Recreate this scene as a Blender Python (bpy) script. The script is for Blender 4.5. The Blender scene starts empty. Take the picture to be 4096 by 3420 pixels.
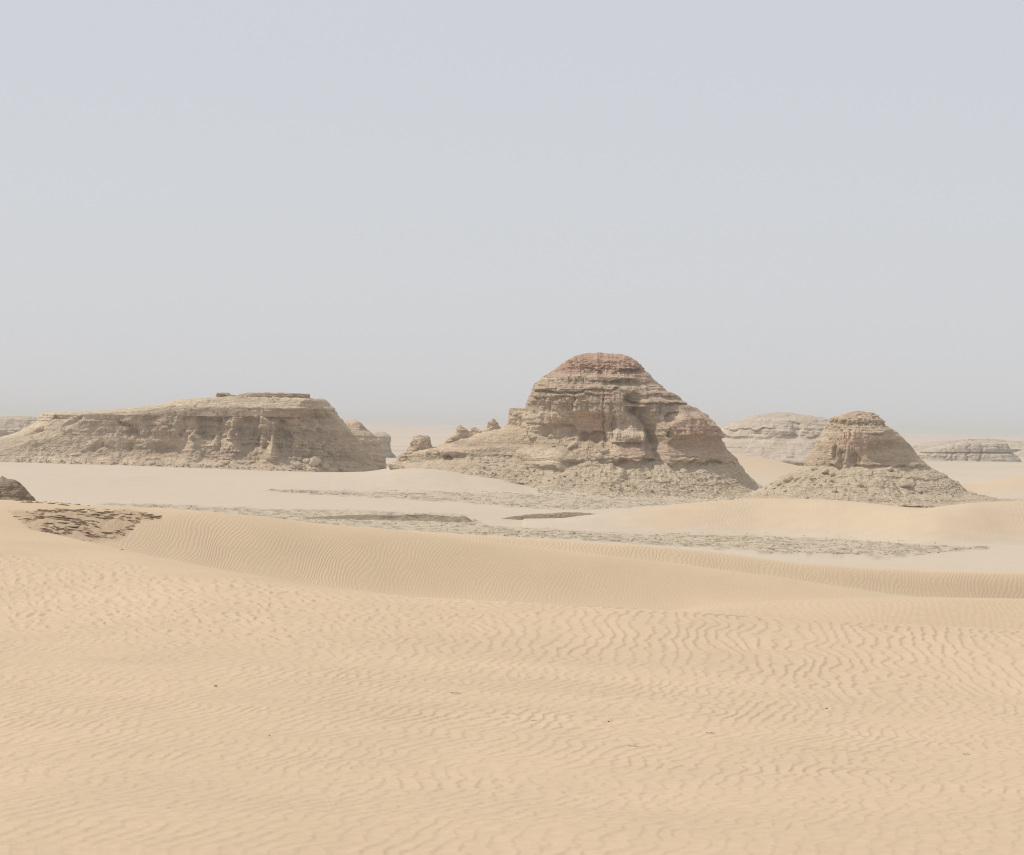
import bpy, math, random
import numpy as np
from mathutils import Vector, Matrix
from mathutils.bvhtree import BVHTree

random.seed(7)
rng = np.random.default_rng(11)
scene = bpy.context.scene
COL = scene.collection

# ------------------------------------------------------------------ camera
F = 4096 * 140.0 / 34.6            # focal length in pixels of the 4096 px wide photograph
ROLL = 0.0185                      # the photographer held the phone about one degree off level
CX, CY, PITCH = 2048.0, 1710.0, 5.0
cam_d = bpy.data.cameras.new('camera')
cam_d.sensor_fit = 'HORIZONTAL'
cam_d.sensor_width = 34.6
cam_d.lens = 140.0
cam_d.clip_start = 0.2
cam_d.clip_end = 60000
cam = bpy.data.objects.new('camera', cam_d)
cam.location = (0, 0, 0)           # heights are measured from the eye; the near sand lies 1.6 m below
cam.rotation_euler = (math.pi / 2 - PITCH / F, -ROLL, 0)
COL.objects.link(cam)
scene.camera = cam

# ------------------------------------------------------------------ sky, sun, exposure
SUN_DIR = Vector((-0.57, 0.18, 0.80)).normalized()
sun_el = math.asin(SUN_DIR.z)
world = bpy.data.worlds.new('World')
scene.world = world
world.use_nodes = True
wn = world.node_tree.nodes
wl = world.node_tree.links
for n in list(wn):
    wn.remove(n)
sky = wn.new('ShaderNodeTexSky')
sky.sky_type = 'NISHITA'
sky.sun_disc = False
sky.sun_elevation = sun_el
sky.sun_rotation = math.atan2(SUN_DIR.x, SUN_DIR.y)
sky.altitude = 2800
sky.air_density = 1.0
sky.dust_density = 8.0
sky.ozone_density = 1.0
bg = wn.new('ShaderNodeBackground')
bg.inputs['Strength'].default_value = 0.10
out = wn.new('ShaderNodeOutputWorld')
veil = wn.new('ShaderNodeMix')            # an even veil of airborne dust over the whole sky
veil.data_type = 'RGBA'
veil.inputs[0].default_value = 0.85
veil.inputs[7].default_value = (5.42, 5.44, 5.68, 1)
wl.new(sky.outputs[0], veil.inputs[6])
wl.new(veil.outputs[2], bg.inputs[0])
wl.new(bg.outputs[0], out.inputs[0])

sun_d = bpy.data.lights.new('sun', 'SUN')
sun_d.energy = 2.75
sun_d.angle = math.radians(0.6)
sun_d.color = (1.0, 0.95, 0.87)
sun = bpy.data.objects.new('sun', sun_d)
sun.rotation_mode = 'QUATERNION'
sun.rotation_quaternion = SUN_DIR.to_track_quat('Z', 'Y')
sun.location = SUN_DIR * 300
COL.objects.link(sun)

vs = scene.view_settings
vs.view_transform = 'Standard'
vs.look = 'None'
vs.exposure = 0.28
vs.gamma = 1.0
vs.use_curve_mapping = False
cy = scene.cycles
cy.use_denoising = True
cy.volume_bounces = 2
cy.max_bounces = 6
scene.cycles.pixel_filter_type = 'BLACKMAN_HARRIS'
scene.cycles.filter_width = 1.1

# ------------------------------------------------------------------ numeric helpers
def hash01(ix, iy, iz, seed):
    h = (ix.astype(np.int64) * 374761393 + iy.astype(np.int64) * 668265263 + iz.astype(np.int64) * 2147483647 + seed * 1274126177) & 0xFFFFFFFF
    h = ((h ^ (h >> 13)) * 1274126177) & 0xFFFFFFFF
    h = ((h ^ (h >> 16)) * 2246822519) & 0xFFFFFFFF
    return ((h ^ (h >> 15)) & 0xFFFFFF).astype(np.float64) / float(0xFFFFFF)

def fade(t):
    return t * t * t * (t * (t * 6 - 15) + 10)

def vn(x, y=None, z=None, seed=0):
    """value noise in -1..1"""
    x = np.asarray(x, float)
    y = np.zeros_like(x) if y is None else np.asarray(y, float) + np.zeros_like(x)
    ix, iy = np.floor(x), np.floor(y)
    fx, fy = fade(x - ix), fade(y - iy)
    zz = np.zeros_like(ix)
    def lay(izz):
        a = hash01(ix, iy, izz, seed); b = hash01(ix + 1, iy, izz, seed)
        c = hash01(ix, iy + 1, izz, seed); d = hash01(ix + 1, iy + 1, izz, seed)
        ab = a + (b - a) * fx; cd = c + (d - c) * fx
        return ab + (cd - ab) * fy
    if z is None:
        return lay(zz) * 2 - 1
    z = np.asarray(z, float) + np.zeros_like(x)
    iz = np.floor(z); fz = fade(z - iz)
    l0, l1 = lay(iz), lay(iz + 1)
    return (l0 + (l1 - l0) * fz) * 2 - 1

def fbm(x, y=None, z=None, o=4, seed=0, g=0.5):
    s = 0; a = 1; t = 0; f = 1.0
    for k in range(o):
        s = s + a * vn(x * f + 17.3 * k, None if y is None else y * f + 5.1 * k, None if z is None else z * f + 9.7 * k, seed + k)
        t += a; a *= g; f *= 2.03
    return s / t

def ss(a, b, x):
    t = np.clip((x - a) / (b - a), 0, 1)
    return t * t * (3 - 2 * t)

def slopes(xs, ys):
    h = np.diff(xs, axis=0); d = np.diff(ys, axis=0) / h
    m = np.zeros_like(ys)
    a, b = d[:-1], d[1:]
    w1 = 2 * h[1:] + h[:-1]; w2 = h[1:] + 2 * h[:-1]
    ok = a * b > 0
    with np.errstate(divide='ignore', invalid='ignore'):
        hm = (w1 + w2) / (w1 / a + w2 / b)
    m[1:-1] = np.where(ok, hm, 0)
    m[0] = d[0]; m[-1] = d[-1]
    return m

def hermite(x, x0, x1, y0, y1, m0, m1):
    h = x1 - x0; t = (x - x0) / h
    t2 = t * t; t3 = t2 * t
    return (2 * t3 - 3 * t2 + 1) * y0 + (t3 - 2 * t2 + t) * h * m0 + (-2 * t3 + 3 * t2) * y1 + (t3 - t2) * h * m1

def pchip(pts, x):
    p = np.array(sorted(pts), float)
    xs, ys = p[:, :1], p[:, 1:2]
    m = slopes(xs, ys)
    xs, ys, m = xs[:, 0], ys[:, 0], m[:, 0]
    xc = np.clip(x, xs[0], xs[-1])
    i = np.clip(np.searchsorted(xs, xc) - 1, 0, len(xs) - 2)
    return hermite(xc, xs[i], xs[i + 1], ys[i], ys[i + 1], m[i], m[i + 1])

cr, sr = math.cos(ROLL), math.sin(ROLL)
def unproject(px, py, D):
    """photo pixel + depth -> world point"""
    dx = (np.asarray(px, float) - CX); dy = (np.asarray(py, float) - CY)
    u = (dx * cr + dy * sr) / F
    s = (-dx * sr + dy * cr + PITCH) / F
    return u * D, D + 0 * u, -s * D

def project(X, Y, Z):
    u = X / Y * F; s = -Z / Y * F - PITCH
    return CX + u * cr - s * sr, CY + u * sr + s * cr

def yh(px):
    return CY - PITCH + ROLL * (px - CX)

# ------------------------------------------------------------------ materials
def mat_base(name):
    m = bpy.data.materials.new(name)
    m.use_nodes = True
    nt = m.node_tree
    b = nt.nodes['Principled BSDF']
    b.inputs['Roughness'].default_value = 0.95
    b.inputs['Specular IOR Level'].default_value = 0.12
    return m, nt, b

def mul_noise(nt, src, scale, lo, hi, detail=4, stretch=None):
    tc = nt.nodes.new('ShaderNodeTexCoord')
    vec = tc.outputs['Object']
    if stretch:
        mp = nt.nodes.new('ShaderNodeMapping'); mp.inputs['Scale'].default_value = stretch
        nt.links.new(vec, mp.inputs[0]); vec = mp.outputs[0]
    nz = nt.nodes.new('ShaderNodeTexNoise'); nz.inputs['Scale'].default_value = scale; nz.inputs['Detail'].default_value = detail
    nt.links.new(vec, nz.inputs['Vector'])
    mr = nt.nodes.new('ShaderNodeMapRange')
    mr.inputs['From Min'].default_value = 0.3; mr.inputs['From Max'].default_value = 0.7
    mr.inputs['To Min'].default_value = lo; mr.inputs['To Max'].default_value = hi
    nt.links.new(nz.outputs['Fac'], mr.inputs['Value'])
    mx = nt.nodes.new('ShaderNodeVectorMath'); mx.operation = 'SCALE'
    nt.links.new(src, mx.inputs[0]); nt.links.new(mr.outputs[0], mx.inputs['Scale'])
    return mx.outputs[0], nz

def attr_material(name, layers, bump_scale, bump_dist, bump_strength=0.6, stretch=None):
    m, nt, b = mat_base(name)
    at = nt.nodes.new('ShaderNodeAttribute'); at.attribute_name = 'albedo'
    src = at.outputs['Color']
    for sc_, lo, hi, st in layers:
        src, _ = mul_noise(nt, src, sc_, lo, hi, 5, st)
    nt.links.new(src, b.inputs['Base Color'])
    tc = nt.nodes.new('ShaderNodeTexCoord')
    vec = tc.outputs['Object']
    if stretch:
        mp = nt.nodes.new('ShaderNodeMapping'); mp.inputs['Scale'].default_value = stretch
        nt.links.new(vec, mp.inputs[0]); vec = mp.outputs[0]
    nz = nt.nodes.new('ShaderNodeTexNoise'); nz.inputs['Scale'].default_value = bump_scale; nz.inputs['Detail'].default_value = 5
    nt.links.new(vec, nz.inputs['Vector'])
    bp = nt.nodes.new('ShaderNodeBump'); bp.inputs['Distance'].default_value = bump_dist; bp.inputs['Strength'].default_value = bump_strength
    nt.links.new(nz.outputs['Fac'], bp.inputs['Height'])
    nt.links.new(bp.outputs[0], b.inputs['Normal'])
    return m

M_SAND = attr_material('sand', [(0.35, 0.97, 1.03, None), (9.0, 0.955, 1.045, (1.6, 1, 1))], 16.0, 0.012, 0.5)
def add_ripple_relief(m):
    nt = m.node_tree
    b = nt.nodes['Principled BSDF']
    prev = b.inputs['Normal'].links[0].from_socket
    ph = nt.nodes.new('ShaderNodeAttribute'); ph.attribute_name = 'ripple_phase'
    am = nt.nodes.new('ShaderNodeAttribute'); am.attribute_name = 'ripple_amount'
    k = nt.nodes.new('ShaderNodeMath'); k.operation = 'MULTIPLY'; k.inputs[1].default_value = 2 * math.pi
    nt.links.new(ph.outputs['Fac'], k.inputs[0])
    sn = nt.nodes.new('ShaderNodeMath'); sn.operation = 'SINE'
    nt.links.new(k.outputs[0], sn.inputs[0])
    h = nt.nodes.new('ShaderNodeMath'); h.operation = 'MULTIPLY'
    nt.links.new(sn.outputs[0], h.inputs[0]); nt.links.new(am.outputs['Fac'], h.inputs[1])
    bp = nt.nodes.new('ShaderNodeBump'); bp.inputs['Distance'].default_value = 0.010; bp.inputs['Strength'].default_value = 1.0
    nt.links.new(h.outputs[0], bp.inputs['Height']); nt.links.new(prev, bp.inputs['Normal'])
    nt.links.new(bp.outputs[0], b.inputs['Normal'])
add_ripple_relief(M_SAND)
M_ROCK = attr_material('layered_clay_rock', [(0.7, 0.84, 1.13, (1, 1, 5.0)), (3.0, 0.82, 1.14, (1, 1, 2.0))], 2.4, 0.30, 1.0, (1, 1, 1.6))
M_FAR = attr_material('distant_clay_rock', [(0.35, 0.93, 1.06, (1, 1, 3.0))], 0.8, 0.3, 0.7, (1, 1, 2.5))

def plain_rock(name, col, scale=6.0):
    m, nt, b = mat_base(name)
    rgb = nt.nodes.new('ShaderNodeRGB'); rgb.outputs[0].default_value = (*col, 1)
    src, nz = mul_noise(nt, rgb.outputs[0], scale, 0.75, 1.2)
    nt.links.new(src, b.inputs['Base Color'])
    bp = nt.nodes.new('ShaderNodeBump'); bp.inputs['Distance'].default_value = 0.03
    nt.links.new(nz.outputs['Fac'], bp.inputs['Height']); nt.links.new(bp.outputs[0], b.inputs['Normal'])
    return m
M_SLAB = plain_rock('dark_slab_rock', (0.45, 0.34, 0.235))
M_BOULDER = plain_rock('boulder_rock', (0.46, 0.37, 0.265), 3.0)
M_GRAVEL = plain_rock('grey_gravel', (0.44, 0.365, 0.25), 2.0)
M_TWIG = plain_rock('dry_twig', (0.07, 0.05, 0.035), 20.0)

def make_mesh(name, verts, faces, mat, smooth=False, albedo=None):
    me = bpy.data.meshes.new(name)
    verts = np.ascontiguousarray(verts, np.float32); faces = np.ascontiguousarray(faces, np.int32)
    n, k = faces.shape
    me.vertices.add(len(verts)); me.vertices.foreach_set('co', verts.ravel())
    me.loops.add(n * k); me.loops.foreach_set('vertex_index', faces.ravel())
    me.polygons.add(n); me.polygons.foreach_set('loop_start', np.arange(0, n * k, k, dtype=np.int32))
    me.update(calc_edges=True)
    if smooth:
        me.polygons.foreach_set('use_smooth', np.ones(n, bool))
    else:
        me.polygons.foreach_set('use_smooth', np.zeros(n, bool))
    if albedo is not None:
        a = me.attributes.new('albedo', 'FLOAT_COLOR', 'POINT')
        c = np.ones((len(verts), 4), np.float32); c[:, :3] = albedo
        a.data.foreach_set('color', c.ravel())
    me.materials.append(mat)
    me.validate()
    return me

def link(name, data, parent=None, **props):
    o = bpy.data.objects.new(name, data)
    COL.objects.link(o)
    o.parent = parent
    for k, v in props.items():
        o[k] = v
    return o

# ------------------------------------------------------------------ the desert floor
# Lines that run across the view (fold, dune crests, troughs, feet, flats), each with a depth and a height for every bearing.
def T(*a):
    return [(a[i], a[i + 1]) for i in range(0, len(a), 2)]

Y_FOLD = T(-600, 2520, 0, 2540, 1000, 2562, 2000, 2625, 3000, 2700, 4096, 2790, 4700, 2830)
Y_ROUGH = T(-600, 2160, 0, 2217, 381, 2256, 619, 2277, 1000, 2318, 1714, 2396, 2000, 2412, 2500, 2438, 2723, 2451, 3046, 2474, 3611, 2502, 4096, 2526, 4700, 2545)
Y_CREST = T(-600, 1990, 0, 2097, 238, 2142, 476, 2194, 714, 2242, 1000, 2296, 1300, 2342, 1714, 2389, 2000, 2406, 2500, 2432, 2723, 2446, 3046, 2469, 3611, 2497, 4096, 2521, 4700, 2540)
Y_C = T(-600, 2100, 0, 2170, 1000, 2360, 2000, 2460, 2500, 2475, 2720, 2449, 2850, 2428, 3100, 2410, 3300, 2402, 3700, 2397, 4096, 2402, 4700, 2410)
Y_B = T(-600, 1985, 0, 2000, 190, 2008, 366, 2023, 609, 2032, 1000, 2062, 1286, 2096, 1571, 2121, 1786, 2146, 2071, 2183, 2400, 2219, 3046, 2300, 3369, 2348, 3611, 2383, 3773, 2397, 4096, 2430, 4700, 2450)
Y_B2 = T(-600, 2030, 0, 2040, 1000, 2090, 1571, 2124, 1714, 2130, 2000, 2150, 2300, 2168, 2500, 2180, 2804, 2206, 3207, 2254, 3611, 2280, 4096, 2293, 4700, 2300)
Y_D = T(2100, 2092, 2300, 2070, 2500, 2044, 2723, 2017, 2885, 2002, 3050, 1996, 3207, 1995, 3330, 1997, 3450, 2006, 3611, 2026, 3692, 2033, 3773, 2025, 3934, 2010, 4096, 2005, 4700, 2000)
Y_E = T(-600, 1832, 0, 1847, 400, 1860, 800, 1873, 1100, 1884, 1400, 1890, 1500, 1889, 1620, 1872, 1720, 1862, 1900, 1845, 2300, 1830, 2900, 1812, 3020, 1828, 3100, 1842, 3220, 1868, 3400, 1900, 3700, 1932, 3860, 1936, 4096, 1905, 4700, 1880)

def ground_lines(px):
    """depth and height of every line for the bearings px (photo columns)"""
    h = yh(px)
    one = np.ones_like(px)
    xs, zs = [], []
    def add(D, z):
        xs.append(D + 0 * one); zs.append(z + 0 * one)
    def at(tab, D, off=0.0):
        sl = (pchip(tab, px) - h) / F
        add(D, -sl * D + off)
        return sl
    add(2.0, -1.52); add(9.0, -1.52)
    add(14.5, -1.50)
    add(20.0, -1.645 + 0.02 * np.sin(px / 700.0))
    Df = 31.5 - (px - 2048) / 2048 * 1.5
    at(Y_FOLD, Df)
    Dr = pchip(T(-600, 48, 0, 46, 1000, 41, 2000, 37.6, 2700, 36.3, 4096, 35.6), px)
    at(Y_ROUGH, Dr)
    Dc = Dr + pchip(T(-600, 13, 0, 11, 500, 7, 1000, 3.5, 1500, 1.6, 2500, 1.2, 4096, 1.2), px)
    sc = at(Y_CREST, Dc)
    Dt = Dc + (0.62 + 0.20 * ss(2300, 3000, px)) * (70 - Dc)
    add(Dt, -sc * Dt - 0.65 - 0.5 * ss(2500, 3300, px))
    scc = at(Y_C, 71.0)
    def smin(a, b, k=25 / F):
        return 0.5 * (a + b - np.sqrt((a - b) ** 2 + k * k))
    low = smin(sc, scc)
    add(88.0, -low * 88 - 0.9)
    add(169.5, -(low + 14 / F) * 169.5)
    sb = at(Y_B, 176.0)
    add(192.0, -sb * 192 - 0.5)
    add(253.0, -(sb + 12 / F) * 253)
    sb2 = at(Y_B2, 256.5)
    lo2 = smin(sb, sb2)
    add(290.0, -lo2 * 290 - 0.8)
    add(400.0, -11.7 * one)
    Dfoot = pchip(T(-600, 470, 2400, 472, 2965, 472, 3369, 463, 3773, 447, 4096, 450, 4700, 452), px)
    add(Dfoot, -12.0)
    DD = Dfoot + 22
    zD = -(pchip(Y_D, px) - h) / F * DD
    add(DD, np.where(px < 2100, -12.0, np.maximum(zD, -12.0)))
    add(DD + 60, -12.0)
    add(690.0, -12.0 + 0.6 * ss(2400, 900, px))
    add(738.0, pchip(T(-600, -10.0, 0, -10.0, 1000, -9.9, 1400, -9.3, 1500, -8.7, 1600, -8.0, 1700, -7.7, 1780, -7.9, 1860, -8.4, 2000, -9.0, 2130, -10.1, 2400, -10.8, 2700, -11.1, 3000, -11.4, 4096, -11.9, 4700, -12.0), px))
    se = at(Y_E, 890.0)
    add(960.0, -np.maximum(se, 0.008) * 960 - 1.0)
    add(1130.0, -12.0)
    add(1800.0, -12.0)
    add(3500.0, -11.2)
    add(6000.0, -6.5)
    bump = 2.2 * vn(px / 420.0, seed=5) + 1.4 * vn(px / 150.0, seed=6)
    add(9500.0, (1.0 + bump) / F * 9500)
    add(11500.0, -60.0)
    return np.array(xs), np.array(zs)

NEAR = 2   # index shift: line k of the notes below sits at knot k
ROWS = [3, 8, 110, 250, 105, 50, 14, 22, 8, 8, 110, 10, 10, 70, 10, 10, 24, 56, 16, 24, 34, 40, 14, 16, 24, 22, 16, 14, 4]
K_FOLD, K_ROUGH, K_CREST, K_C, K_BBOT, K_B, K_B2BOT, K_B2, K_FLAT, K_DFOOT, K_D, K_DBACK, K_E = 4, 5, 6, 8, 10, 11, 13, 14, 16, 17, 18, 19, 22

def ripple(ph):
    """wind ripple: long windward slope to the left, short slip face to the right"""
    p = ph - np.floor(ph)
    w = 0.82
    up = np.clip(p / w, 0, 1); dn = np.clip((1 - p) / (1 - w), 0, 1)
    r = np.where(p < w, up ** 1.6, dn ** 1.1)
    return r - 0.45

def gravel_mask(px, py):
    n = fbm(px / 60.0, py / 7.0, o=4, seed=40)
    m = np.zeros_like(px)
    for top, bot, soft in GRAVEL:
        t = np.interp(px, [a for a, _ in top], [b for _, b in top], left=-1e4, right=-1e4)
        b = np.interp(px, [a for a, _ in bot], [b_ for _, b_ in bot], left=-2e4, right=-2e4)
        w = np.clip(np.minimum(py - t, b - py) / soft + 0.5 + n * 0.9, 0, 1)
        w = np.where((t < 0), 0, w)
        m = np.maximum(m, w)
    return m

GRAVEL = [
    (T(1050, 1961, 1600, 1967, 2000, 1973, 2450, 1985, 2720, 2002, 2900, 2006), T(1050, 1963, 1400, 1985, 1800, 2007, 2100, 2032, 2300, 2042, 2750, 2016, 2900, 2007), 6.0),
    (T(380, 2012, 800, 2025, 1000, 2032, 1500, 2045, 1850, 2058, 1960, 2105, 2300, 2124, 2400, 2131, 2965, 2141, 3369, 2157, 3773, 2183, 3960, 2190),
     T(380, 2016, 800, 2046, 1000, 2066, 1300, 2098, 1600, 2122, 2000, 2146, 2400, 2164, 2700, 2186, 2965, 2203, 3300, 2225, 3600, 2229, 3720, 2217, 3960, 2192), 7.0),
    (T(2500, 1990, 3000, 2000, 3400, 2004, 4000, 1996, 4300, 2000), T(2500, 1996, 2800, 2012, 3400, 2060, 4000, 2060, 4300, 2020), 7.0),
]

def ground_detail(X, Y, px, rp):
    """small relief laid over the big form; rp = running line index"""
    z = np.zeros_like(X)
    # ---- foreground: dashes low down, crisp plates higher up, choppy scoops at the upper left
    near = rp < K_CREST + 1.0
    x, y, p, r = X[near], Y[near], px[near], rp[near]
    # plates: crests run almost along the line of sight
    wob2 = 0.85 * vn(x / 0.62, y / 0.9, seed=31) + 0.42 * vn(x / 0.25, y / 0.36, seed=32) + 0.15 * vn(x / 0.1, y / 0.15, seed=37)
    ph2 = (x - 0.02 * y) / 0.112 + wob2
    pl = ripple(ph2) * (0.0095 + 0.003 * vn(x / 0.5, y / 0.9, seed=33)) + 0.002 * fbm(x / 0.07, y / 0.15, o=2, seed=39)
    # lower down the crests swing across the view and close up into short dashes
    wob = 1.5 * vn(x / 1.5, y / 2.2, seed=21) + 0.65 * vn(x / 0.42, y / 0.6, seed=22) + 0.36 * vn(x / 0.17, y / 0.24, seed=23) + 0.12 * vn(x / 0.07, y / 0.1, seed=28)
    ph = x / 0.088 - 1.5 * y + wob
    low = ripple(ph) * (0.0060 + 0.0026 * vn(x / 0.35, y / 0.5, seed=24)) * (0.62 + 0.38 * ss(1.8, 3.7, r)) * (0.85 + 0.3 * vn(x / 1.3, y / 2.0, seed=19)) + 0.0024 * fbm(x / 0.08, y / 0.13, o=2, seed=25)
    # scoops at the upper left
    wob3 = 0.55 * vn(x / 0.4, y / 0.5, seed=34) + 0.42 * vn(x / 0.15, y / 0.22, seed=35) + 0.15 * vn(x / 0.07, y / 0.12, seed=30)
    ph3 = x / 0.135 + y / 0.6 + wob3
    sco = ripple(ph3) * (0.0125 + 0.008 * vn(x / 0.2, y / 0.35, seed=36)) + 0.005 * fbm(x / 0.1, y / 0.15, o=2, seed=38)
    up = ss(K_FOLD - 0.22, K_FOLD + 0.22, r + 0.18 * vn(x / 1.2, y / 3.0, seed=26))
    left = ss(2250, 1250, p + 420 * vn(x / 1.6, y / 3.0, seed=27) + 500 * (r < K_FOLD + 0.35))
    h = low * (1 - up) + up * (pl * (1 - left) + sco * left)
    edge = ss(K_ROUGH + 0.12, K_ROUGH - 0.05, r + 0.16 * vn(x / 0.5, y / 1.5, seed=29))
    smooth_strip = 0.05
    rightside = ss(1100, 1900, p)
    edge = np.maximum(edge, rightside * ss(K_CREST + 0.1, K_ROUGH + 0.6, r))
    z[near] = h * (smooth_strip + (1 - smooth_strip) * edge) * ss(0.2, 1.6, r)
    mid = rp > K_CREST + 1
    z[mid] += 0.03 * fbm(X[mid] / 3.0, Y[mid] / 8.0, o=3, seed=70) * np.clip(Y[mid] / 300.0, 0.3, 2.0)
    far = rp > K_FLAT - 0.5
    z[far] += 0.12 * fbm(X[far] / 14.0, Y[far] / 30.0, o=3, seed=71)
    return z

def fine_ripples(X, Y, px, rp):
    """phase and strength of the finer wind ripples on the dunes farther off (relief of the sand material)"""
    ph = np.zeros_like(X); am = np.zeros_like(X)
    def field(sel, lam, amp, slant, seed, mask, wy):
        xx, yy = X[sel], Y[sel]
        w = 2.2 * vn(xx / (lam * 14), yy / wy, seed=seed) + 0.9 * vn(xx / (lam * 5), yy / (wy * 0.35), seed=seed + 1) + 0.35 * vn(xx / (lam * 2.2), yy / (wy * 0.15), seed=seed + 2)
        ph[sel] = (xx - slant * yy) / lam + w
        am[sel] = amp * np.clip(mask(px[sel], rp[sel], xx, yy), 0, 1)
    field((rp > K_C - 0.95) & (rp <= K_C + 0.5), 0.13, 0.30, 0.01, 51,
          lambda p, r, x, y: ss(2600, 3000, p) * ss(K_C - 0.95, K_C - 0.5, r) * ss(K_C + 0.1, K_C - 0.1, r) * (0.5 + 0.5 * vn(x / 3, y / 3, seed=53)), 4.0)
    field((rp > K_BBOT - 0.5) & (rp <= K_B + 0.5), 0.160, 0.48, 0.16, 54,
          lambda p, r, x, y: ss(K_B - 0.06, K_B - 0.40, r + 0.12 * vn(x / 3, y / 5, seed=56)) * ss(200, 560, p) * (0.30 + 0.70 * ss(2700, 1500, p)) * (0.75 + 0.35 * vn(x / 2.5, y / 5, seed=58)), 3.5)
    field((rp > K_B2BOT - 0.5) & (rp <= K_B2 + 0.5), 0.27, 0.75, 0.10, 57,
          lambda p, r, x, y: ss(K_B2 + 0.05, K_B2 - 0.2, r) * ss(1560, 1900, p) * (0.6 + 0.3 * ss(3000, 2600, p)), 3.0)
    field((rp > K_DFOOT - 0.2) & (rp <= K_D + 0.5), 0.50, 0.8, 0.06, 60,
          lambda p, r, x, y: ss(2600, 3000, p) * ss(K_DFOOT, K_DFOOT + 0.3, r) * ss(K_D, K_D - 0.25, r) * (0.6 + 0.6 * vn(x / 6, y / 14, seed=62)), 7.0)
    field((rp > K_E - 0.6) & (rp <= K_E + 0.1), 0.8, 0.6, 0.05, 63,
          lambda p, r, x, y: ss(2880, 2960, p) * ss(3350, 3200, p), 14.0)
    return ph, am

def build_ground():
    us = np.concatenate([np.linspace(-1.3, -0.30, 12)[:-1], np.linspace(-0.30, -0.1255, 34)[:-1], np.linspace(-0.1255, 0.1255, 770), np.linspace(0.1255, 0.30, 34)[1:], np.linspace(0.30, 1.3, 12)[1:]])
    pxc = CX + us * F
    xs, zs = ground_lines(np.clip(pxc, -600, 4700))
    m = slopes(xs, zs)
    Ds, Zs, R = [], [], []
    for k in range(len(xs) - 1):
        n = ROWS[k]
        t = np.arange(n + (1 if k == len(xs) - 2 else 0)) / n
        t = t[:, None]
        D = 1.0 / ((1 - t) / xs[k] + t / xs[k + 1])
        Ds.append(D); Zs.append(hermite(D, xs[k], xs[k + 1], zs[k], zs[k + 1], m[k], m[k + 1]))
        R.append(np.broadcast_to(k + t, D.shape))
    D = np.vstack(Ds); Z = np.vstack(Zs); R = np.vstack(R)
    X = us[None, :] * D
    PX = np.broadcast_to(pxc[None, :], D.shape)
    shp = D.shape
    X, D, Z, R, PX = [a.ravel().copy() for a in (X, D, Z, R, PX)]
    Z = Z + ground_detail(X, D, PX, R)
    px, py = project(X, D, Z)
    # albedo: warm blown sand near by and on the dunes, paler dusty flats, grey crust patches
    sand = np.array([0.522, 0.402, 0.272]); flat = np.array([0.500, 0.420, 0.326]); far = np.array([0.535, 0.425, 0.330])
    n = fbm(X / 40.0, D / 90.0, o=4, seed=80)
    wf = ss(K_B2 - 0.1, K_FLAT, R)
    dune = ss(2350, 2700, PX) * ss(K_DFOOT + 0.05, K_DFOOT + 0.5, R + 0.1 * n) * ss(K_DBACK, K_D + 0.2, R)
    sandE = ss(K_E - 0.8, K_E - 0.3, R) * ss(K_E + 0.6, K_E + 0.2, R) * np.maximum(ss(1480, 1560, PX) * ss(2300, 2000, PX), ss(2800, 2950, PX))
    wf = np.clip(wf * (1 - 0.75 * dune) * (1 - 0.85 * sandE) + 0.15 * n * (R > K_B2), 0, 1)
    ff = ss(1400, 4000, D)
    alb = sand[None] * (1 - wf[:, None]) + flat[None] * wf[:, None]
    alb = alb * (1 - ff[:, None]) + far[None] * ff[:, None]
    g = np.zeros_like(X)
    s = (R > K_B2 + 0.5) & (R < K_E - 0.7)
    g[s] = gravel_mask(px[s], py[s]) * (1 - dune[s])
    spot = ss(-0.05, 0.35, fbm(X / 0.9, D / 2.5, o=3, seed=83))
    alb = alb * (1 - 0.6 * g[:, None]) + np.array([0.435, 0.362, 0.255])[None] * (0.6 * g[:, None])
    alb *= (1 - 0.35 * g * spot)[:, None]
    Z = Z + g * 0.10 * fbm(X / 0.7, D / 1.6, o=3, seed=84)
    alb *= (1 + 0.05 * n)[:, None]
    # random tone streaks over the near sand and faint banding on the far plain
    st = fbm(X / 0.8, D / 2.0, o=3, seed=85)
    alb *= (1 + 0.05 * st * (R < K_CREST))[:, None]
    oc_top = np.interp(px, [40, 200, 420, 520, 600, 640], [2040, 2036, 2036, 2044, 2057, 2068])
    oc_bot = np.interp(px, [40, 130, 230, 330, 470, 520, 560, 640], [2046, 2130, 2145, 2172, 2165, 2135, 2088, 2072])
    sel = (R > K_BBOT - 0.9) & (R < K_B + 0.1) & (px > 30) & (px < 650)
    cr_ = np.clip(np.minimum(py - oc_top, oc_bot - py) / 14.0 + 0.4 + 1.3 * fbm(X / 0.9, D / 2.0, o=3, seed=88), 0, 1) * sel
    alb = alb * (1 - 0.55 * cr_[:, None]) + np.array([0.37, 0.275, 0.185])[None] * (0.55 * cr_[:, None])
    Z = Z + 0.05 * cr_ * fbm(X / 0.35, D / 0.9, o=3, seed=89)
    band = fbm(X / 260.0, D / 130.0, o=4, seed=86)
    alb *= (1 - 0.16 * ss(0.05, 0.45, band) * ss(1300, 1900, D))[:, None]
    V = np.stack([X, D, Z], 1)
    r, c = shp
    idx = np.arange(r * c).reshape(r, c)
    faces = np.stack([idx[:-1, :-1].ravel(), idx[:-1, 1:].ravel(), idx[1:, 1:].ravel(), idx[1:, :-1].ravel()], 1)
    me = make_mesh('ground', V, faces, M_SAND, True, alb)
    fp, fa = fine_ripples(X, D, PX, R)
    for nm, val in (('ripple_phase', fp), ('ripple_amount', fa)):
        at = me.attributes.new(nm, 'FLOAT', 'POINT')
        at.data.foreach_set('value', val.astype(np.float32))
    link('ground', me, kind='structure', label='pale desert sand with wind ripples, low dunes and wide flats')
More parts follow.
